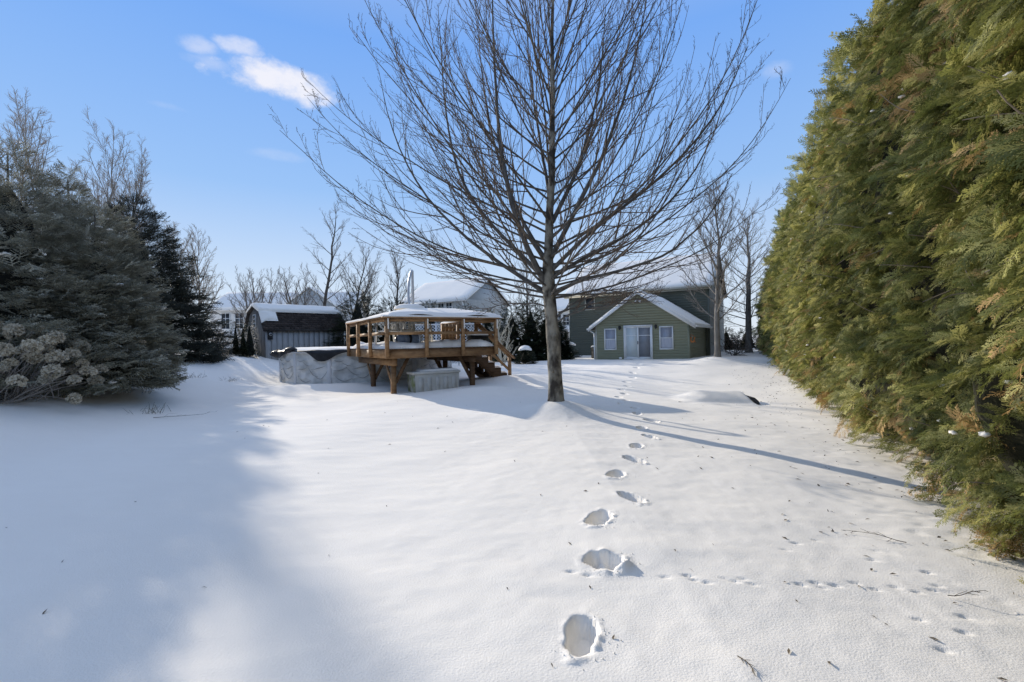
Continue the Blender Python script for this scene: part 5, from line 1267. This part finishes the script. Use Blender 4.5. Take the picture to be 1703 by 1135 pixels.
# blue-grey strapped roll lying on the deck snow
p = dk(1.0, .80, DT + .13)
o = thing('rolled_bundle', 'blue grey strapped roll lying on the snowy deck behind the rail', 'bundle', p, DRZ)
t = np.linspace(0, 1, 40); x = -.42 + .84 * t; rad = .17 * (np.sin(np.clip(t * 1.0, .02, .98) * np.pi) ** .25) * (1 - .22 * np.exp(-((t - .5) / .06) ** 2)) * (1 + .03 * np.sin(t * 40))
mb = MB(); mb.tubes(np.stack([x, 0 * x, .16 + .01 * np.sin(t * 9)], -1), rad, 22); mb.build('roll', 'bundle', o, True)
mb = MB(); mb.tubes(np.array([(-.045, 0, .16), (-.04, 0, .16), (.04, 0, .16), (.045, 0, .16)]), np.array([.10, .150, .150, .10]), 22); mb.build('strap', 'black', o)
for q in range(3):
    mb = MB(); mb.tubes(np.array([(.27 + q * .05, 0, .16), (.275 + q * .05, 0, .16), (.295 + q * .05, 0, .16), (.30 + q * .05, 0, .16)]), np.array([.14, .172 - .012 * q, .170 - .012 * q, .13]), 22); mb.build('stripe', 'white_plastic', o)
# crumpled dark tarp with snow heaped on the chair
p = dk(1.12, 1.35, DT + .14)
o = thing('crumpled_tarp', 'crumpled dark tarp dusted with snow heaped in front of the white chairs', 'tarp', p, DRZ)
u = np.linspace(0, 2 * np.pi, 29)[:-1]; v = np.linspace(.05, np.pi * .5, 12); U, W = np.meshgrid(u, v, indexing='ij'); kk = 1 + .28 * fbm(U * 1.9 + 3, W * 4, 3)
kk[-1] = kk[-1]
Q = np.stack([.40 * kk * np.cos(U) * np.sin(W), .28 * kk * np.sin(U) * np.sin(W), .04 + .40 * kk * np.cos(W)], -1).reshape(-1, 3)
i = np.arange(28)[:, None] * 12; i2 = ((np.arange(28) + 1) % 28)[:, None] * 12; j = np.arange(11)[None]
mb = MB(); mb.addq(Q, np.stack([i + j, i2 + j, i2 + j + 1, i + j + 1], -1).reshape(-1, 4)); mb.build('tarp', 'bundle', o, True)
snow_sheet('snow', o, (-.22, -.12, .36), (.44, 0, .03), (0, .24, .02), 8, 6, .07, .04, .08, 52)
# black lump by the right rail
p = dk(3.35, .55, DT + .1)
o = thing('black_tote', 'black tote half buried in deck snow by the right corner post', 'tote', p, DRZ + R(8))
mb = MB(); mb.prism([(-.30, .0), (.28, .0), (.32, .24), (-.34, .24)], 'y', -.2, .2); bevel(mb.build('body', 'black', o), .03)
mb = MB(); mb.box(-.36, .34, -.22, .22, .242, .275); mb.build('rim', 'black', o)
snow_sheet('snow', o, (-.34, -.2, .276), (.66, 0, 0), (0, .4, 0), 6, 5, .10, .03, .1, 56)

# lattice fence behind the deck
o = thing('lattice_fence', 'white diagonal lattice fence panel seen through the deck rails', 'fence', (-5.3, 24.6, gz(-5.3, 24.6)), R(3))
mb = MB(); Wf, Hf = 3.6, 2.1
for k in np.arange(-Hf, Wf, .16):
    for sg in (1, -1):
        a0 = max(k, 0); a1 = min(k + Hf, Wf)
        if a1 - a0 < .03: continue
        z0, z1 = a0 - k, a1 - k
        if sg < 0: z0, z1 = Hf - z0, Hf - z1
        mb.beam((a0, .008 * sg, z0 + .15), (a1, .008 * sg, z1 + .15), .012, .036, up=(0, 1, 0)) if False else mb.beam((a0, .008 * sg, z0 + .15), (a1, .008 * sg, z1 + .15), .012, .026)
mb.build('lattice', 'lattice', o, kind='stuff')
for x in (-.05, 1.2, 2.4, 3.65): mb = MB(); mb.box(x - .045, x + .045, -.045, .045, -.2, 2.35); mb.build('post', 'lattice', o)
mb = MB(); mb.box(-.05, 3.65, -.04, .04, Hf + .15, Hf + .22); mb.build('top_rail', 'lattice', o)

# ------------------------------------------------------------------ other bare trees and shrubs
def T(px, py, y, z=None): pass
bare_tree('young_maple', 'young bare tree with a low side limb in front of the sunroom corner', on(10.6, 23.5, -.1), 8.3, 3.3, 101, .145, .24, 26, 12, 7, 2, low_ang=1.05, high_ang=.3, up=.11, bark='bark_grey', twig='twig_grey', twig_r=.0075)
bare_tree('bare_tree', 'straight trunked bare tree at the end of the cedar hedge', on(18.6, 35.8, -.1), 11.2, 3.6, 102, .26, .18, 40, 11, 7, 0, low_ang=1.35, high_ang=.5, up=.06, bark='bark_grey', twig='twig_grey', twig_r=.0065)
# behind the shed
bare_tree('bare_tree', 'bare multi stemmed tree left behind the grey shed roof', on(-18.2, 32.5, -.1), 6.0, 2.6, 103, .08, .2, 13, 11, 7, 0, multi=3, group='bare trees behind the shed', low_ang=.8, high_ang=.3, up=.09, twig_r=.0065)
bare_tree('bare_tree', 'bushy bare tree right behind the middle of the shed roof', on(-15.2, 33, -.1), 6.3, 2.5, 104, .09, .2, 13, 11, 7, 0, multi=3, group='bare trees behind the shed', low_ang=.8, high_ang=.3, up=.09, twig_r=.0065)
bare_tree('bare_tree', 'tall dark leaning bare tree behind the shed, topmost of that clump', on(-15.3, 36, -.1), 12.0, 3.2, 105, .16, .3, 20, 10, 7, 0, lean=(1.3, 0), group='bare trees behind the shed', bark='limb_bark', low_ang=1.0, high_ang=.5, up=.04, twig_r=.006)
bare_tree('bare_tree', 'slanting bare tree right of the shed with branches reaching right', on(-12.9, 34, -.1), 8.6, 3.4, 106, .11, .3, 14, 10, 7, 0, multi=2, lean=(1.2, 0), group='bare trees behind the shed', bark='limb_bark', low_ang=.9, high_ang=.5, up=.04, twig_r=.006)
bare_tree('bare_tree', 'upright bare tree behind the dark evergreens left of the umbrella pole', on(-9.0, 36, -.1), 8.4, 2.8, 107, .15, .2, 26, 11, 7, 0, low_ang=.9, high_ang=.35, up=.08, twig_r=.0065, bark='limb_bark')
bare_tree('bare_tree', 'wispy pale bare tree over the broad dark evergreen', on(-11.0, 34, -.1), 6.8, 2.2, 108, .07, .2, 12, 11, 7, 0, multi=2, low_ang=.7, high_ang=.3, up=.08, twig_r=.006)
bare_tree('bare_tree', 'bare tree rising left of the maple trunk above the evergreens', on(1.2, 34.5, -.1), 7.9, 2.6, 109, .13, .2, 24, 11, 7, 0, low_ang=.8, high_ang=.3, up=.10, twig_r=.0065)
# behind the left spruces
for (x, y, hh, sp, sd, lb) in ((-25.5, 22.5, 13.2, 4.2, 111, 'leftmost tall bare tree behind the spruces'), (-22.0, 23.0, 12.3, 4.0, 112, 'second tall bare tree from the left edge behind the spruces'),
                               (-23.3, 26.5, 11.8, 3.8, 113, 'bare tree over the middle of the left spruces'), (-25.2, 30.5, 11.2, 3.6, 114, 'bare tree fanning out above the darkest spruce'), (-24.2, 35.0, 9.2, 3.4, 115, 'rightmost bare tree behind the darkest spruce')):
    bare_tree('bare_tree', lb, on(x, y, -.1), hh, sp, sd, .075, .25, 21, 13, 8, 0, multi=2, group='tall bare trees behind the spruces', twig='twig_tan', low_ang=.65, high_ang=.22, up=.06, twig_r=.0075, wob=.022)
# shrubs
bare_tree('pale_shrub', 'pale leafless shrub right of the deck stairs', on(-.5, 24.0, -.05), 2.9, 1.0, 121, .03, .12, 9, 7, 5, 0, multi=4, bark='trim_tan', twig='trim_tan', low_ang=.7, high_ang=.3, up=.06, twig_r=.007, cat='shrub')
bare_tree('twiggy_shrub', 'low brown twiggy shrub at the foot of the green house corner', on(15.3, 31.5, -.05), 1.2, 1.2, 122, .02, .1, 8, 7, 5, 0, multi=4, bark='limb_bark', twig='twig', low_ang=1.2, high_ang=.7, up=.03, twig_r=.007, cat='shrub')
bare_tree('brown_thicket', 'hazy brown thicket beyond the green house wall', on(21.5, 50, -.05), 4.2, 2.6, 123, .05, .1, 12, 8, 6, 0, multi=4, bark='twig_tan', twig='twig_tan', low_ang=1.1, high_ang=.5, up=.04, twig_r=.012, cat='shrub')
bare_tree('twiggy_shrub', 'tan twiggy shrub at the foot of the darkest spruce near the white house', on(-16.3, 24.6, -.05), 1.6, 1.1, 124, .02, .1, 9, 8, 5, 0, multi=4, bark='twig_tan', twig='twig_tan', low_ang=1.0, high_ang=.4, up=.03, twig_r=.008, cat='shrub')
for k, (x, y, hh, rd, lb) in enumerate([(.75, 26.5, .95, .55, 'clipped round dark bush capped with snow left of the maple trunk'), (4.2, 34.5, 1.1, .9, 'dark bush capped with snow at the green house left corner')]):
    r = conifer('round_bush', lb, on(x, y), hh, rd, 900, EVG, .2, 130 + k, cat='shrub', shape=.35, whorl=False)
    sc = MB(); u = np.linspace(0, 2 * np.pi, 21)[:-1]; v = np.linspace(.0, np.pi * .5, 7); U, W = np.meshgrid(u, v, indexing='ij')
    Q = np.stack([rd * .72 * np.cos(U) * np.sin(W), rd * .72 * np.sin(U) * np.sin(W), hh * .86 + .26 * np.cos(W) + .03 * np.sin(U * 3)], -1).reshape(-1, 3)
    i = np.arange(20)[:, None] * 7; i2 = ((np.arange(20) + 1) % 20)[:, None] * 7; j = np.arange(6)[None]
    sc.addq(Q, np.stack([i + j, i2 + j, i2 + j + 1, i + j + 1], -1).reshape(-1, 4)); sc.build('snow', 'snow_cap', r, True)

# dried hydrangea at the left edge
def hydrangea():
    r = np.random.default_rng(77)
    x0, y0 = -9.45, 8.5
    h = thing('hydrangea_shrub', 'dried hydrangea with pale brown flower heads at the left edge under the spruce', 'shrub', on(x0, y0, -.02))
    heads = []
    for k in range(4):
        m = MB(); n = 190; th = np.arccos(r.uniform(-.55, 1, n)); ph = r.uniform(0, 6.283, n); f = r.uniform(.72, 1.05, n)
        c = np.stack([np.sin(th) * np.cos(ph), np.sin(th) * np.sin(ph), np.cos(th) * .85], -1) * f[:, None]
        a = unit(r.normal(0, 1, (n, 3))); b = unit(np.cross(a, r.normal(0, 1, (n, 3)))); s = r.uniform(.16, .26, n)[:, None]
        V = np.stack([c - a * s, c + b * s * .8, c + a * s, c - b * s * .8], 1).reshape(-1, 3); m.addq(V, np.arange(n * 4).reshape(-1, 4))
        me = m.mesh('flower_head'); me.materials.append(MT['flower']); heads.append(me)
    n = 92; az = r.uniform(0, 2 * np.pi, n); el = r.uniform(.35, 1.15, n)
    d0 = np.stack([np.cos(az) * np.cos(el), np.sin(az) * np.cos(el), np.sin(el)], -1)
    st = np.stack([r.normal(0, .22, n), r.normal(0, .22, n), np.zeros(n)], -1)
    P = grow_branches(st, d0, r.uniform(1.0, 1.65, n), 9, -.015, .06, r)
    P[:, :, 2] = np.maximum(P[:, :, 2], .03)
    m = MB(); m.tubes(P, taper(np.full(n, .011), np.full(n, .005), 9), 5)
    S, D, L, rad = spawn(P, taper(np.full(n, .011), np.full(n, .005), 9), 3, .4, .95, .5, .28, r, .1)
    P2 = grow_branches(S, D, L, 4, .02, .1, r); m.tubes(P2, taper(np.full(len(L), .005), np.full(len(L), .003), 4), 4)
    m.build('stems', 'twig_grey', h, True, kind='stuff')
    for k in range(n):
        if P[k, -1, 2] < .38 and k % 3: continue
        o = bpy.data.objects.new('flower_head', heads[k % 4]); col.objects.link(o); o.parent = h; o.location = P[k, -1]; s = r.uniform(.095, .15); o.scale = (s, s, s * r.uniform(.8, 1.1)); o.rotation_euler = (r.normal(0, .4), r.normal(0, .4), r.uniform(0, 6))
hydrangea()

# low things between spruces and shed
x, y = -18.8, 30.0
o = thing('black_barrel', 'round black barrel end lying in the snow left of the shed', 'barrel', on(x, y, .0), R(25))
mb = MB(); a = np.array([(0, -.5, .38), (0, -.48, .38), (0, .0, .38), (0, .48, .38), (0, .5, .38)]); mb.tubes(a, np.array([.40, .44, .46, .44, .40]), 24); mb.build('drum', 'black', o, True)
for yy in (-.5, .5): mb = MB(); mb.add([(.41 * math.cos(t), yy, .38 + .41 * math.sin(t)) for t in np.linspace(0, 2 * np.pi, 25)[:-1]], [tuple(range(24))]); mb.build('drum_head', 'black', o)
x, y = -17.3, 29.5
o = thing('covered_boat', 'low snow covered hull shaped mound beside the black barrel', 'boat', on(x, y, -.1), R(10))
t = np.linspace(0, 1, 20); mb = MB(); mb.tubes(np.stack([-1.7 + 3.4 * t, 0 * t, .12 + .42 * t], -1), .52 * np.sin(np.clip(t, .03, .97) * np.pi) ** .5, 18); mb.build('cover', 'tarp', o, True)
snow_sheet('snow', o, (-1.5, -.5, .35), (3.0, 0, .42), (0, 1.0, 0), 14, 8, .28, .04, .4, 61)

# dry grass tufts and stalks poking through the bank
for k, (x, y, n, hh, lb) in enumerate([(-11.0, 15.6, 34, .30, 'tuft of dry stalks poking through the snow below the darkest spruce'), (-10.4, 16.6, 26, .26, 'smaller tuft of dry stalks nearer the pool'), (-8.0, 10.0, 30, .30, 'thin dry stalks in front of the frosted spruce')]):
    r = np.random.default_rng(200 + k); o = thing('dry_grass_tuft', lb, 'grass', on(x, y, -.01), 0, 'dry tufts on the left bank')
    d0 = np.stack([r.normal(0, .6, n), r.normal(0, .6, n), np.ones(n) * .7], -1); st = np.stack([r.normal(0, .18, n), r.normal(0, .12, n), np.zeros(n)], -1)
    mb = MB(); mb.tubes(grow_branches(st, d0, r.uniform(.5, 1, n) * hh, 5, -.03, .12, r), taper(np.full(n, .005), np.full(n, .002), 5), 3); mb.build('blades', 'grass', o, True, kind='stuff')
# a long bent twig lying out from the spruce
r = np.random.default_rng(9)
for k, (x, y, a, L, lb) in enumerate([(-7.6, 9.6, .2, 1.2, 'fallen thin branch on the shaded snow in front of the frosted spruce'), (3.0, 3.5, 2.6, .45, 'thin fallen twig near the hedge foot at lower right'), (2.6, 2.75, -.6, .28, 'short fallen twig nearest the right edge'), (1.02, 2.12, -.9, .12, 'tiny frayed sprig on the snow right of the nearest boot print')]):
    o = thing('fallen_twig', lb, 'twig', on(x, y, .012), a)
    P = grow_branches(np.zeros((1, 3)), np.array([[1, 0, .04]]), np.array([L]), 9, 0, .12, r); P[..., 2] = np.clip(P[..., 2], 0, .03)
    mb = MB(); mb.tubes(P, taper([.003 if L < 1 else .006], [.0012], 9), 4)
    S, D, Ln, rad = spawn(P, taper([.004], [.0015], 9), 7, .15, .95, .6, .3, r, .03); P2 = grow_branches(S, D, Ln, 4, 0, .1, r); P2[..., 2] = np.clip(P2[..., 2], .0, .06)
    mb.tubes(P2, taper(np.full(7, .002), np.full(7, .001), 4), 3); mb.build('twig', 'debris', o, True)

# bits of leaf and cedar lying on the snow
r = np.random.default_rng(55); n = 420
hs = r.uniform(1, 22, n) ** 1.0; off = np.abs(r.normal(0, 1.1, n))
x = 1.94 + .503 * hs - off * .9; y = hs + off * .4
x2 = r.uniform(-5, 5, 60); y2 = r.uniform(1.8, 12, 60); x = np.concatenate([x, x2]); y = np.concatenate([y, y2]); n = len(x)
z = ground(x.copy(), y.copy()) + .004
a = r.uniform(0, 6.283, n); L = r.uniform(.006, .028, n) * (1 + y * .05); w = L * r.uniform(.15, .5, n)
dx = np.stack([np.cos(a), np.sin(a), r.normal(0, .25, n)], -1) * L[:, None]; dy = np.stack([-np.sin(a), np.cos(a), r.normal(0, .25, n)], -1) * w[:, None]
C = np.stack([x, y, z], -1); upv = np.array([0, 0, .004])
V = np.stack([C - dx, C - dy * .8 + upv, C + dx * .9, C + dy + upv], 1).reshape(-1, 3)
mb = MB(); mb.addq(V, np.arange(n * 4).reshape(-1, 4)); o = mb.build('fallen_bits', 'debris', None, kind='stuff'); tag(o, 'scattered dark bits of leaf and cedar on the snow by the hedge', 'debris')

# crumbs of snow kicked out of the nearest boot prints
r = np.random.default_rng(66); mb = MB()
for (px, py, L, W, an, dep) in PRINTS[:7]:
    for k in range(26):
        th = r.uniform(-2.6, 1.0); d = (W / 2 + .02 + abs(r.normal(0, .05))) * r.uniform(.95, 1.1); x = px + math.cos(th) * d * 1.05; y = py + math.sin(th) * (L / 2 + .01 + abs(r.normal(0, .04)))
        q = r.uniform(.002, .006); z = float(ground(np.array([x]), np.array([y]))[0]) + q * .4
        o6 = np.array([(1, 0, 0), (-1, 0, 0), (0, 1, 0), (0, -1, 0), (0, 0, 1), (0, 0, -1)], float) * q * r.uniform(.6, 1.3, (6, 1)) + (x, y, z)
        mb.addq(o6, [(0, 2, 4), (2, 1, 4), (1, 3, 4), (3, 0, 4), (2, 0, 5), (1, 2, 5), (3, 1, 5), (0, 3, 5)])
o = mb.build('snow_crumbs', 'snow_cap', None, kind='stuff'); tag(o, 'crumbs of snow scattered round the nearest boot prints', 'snow')
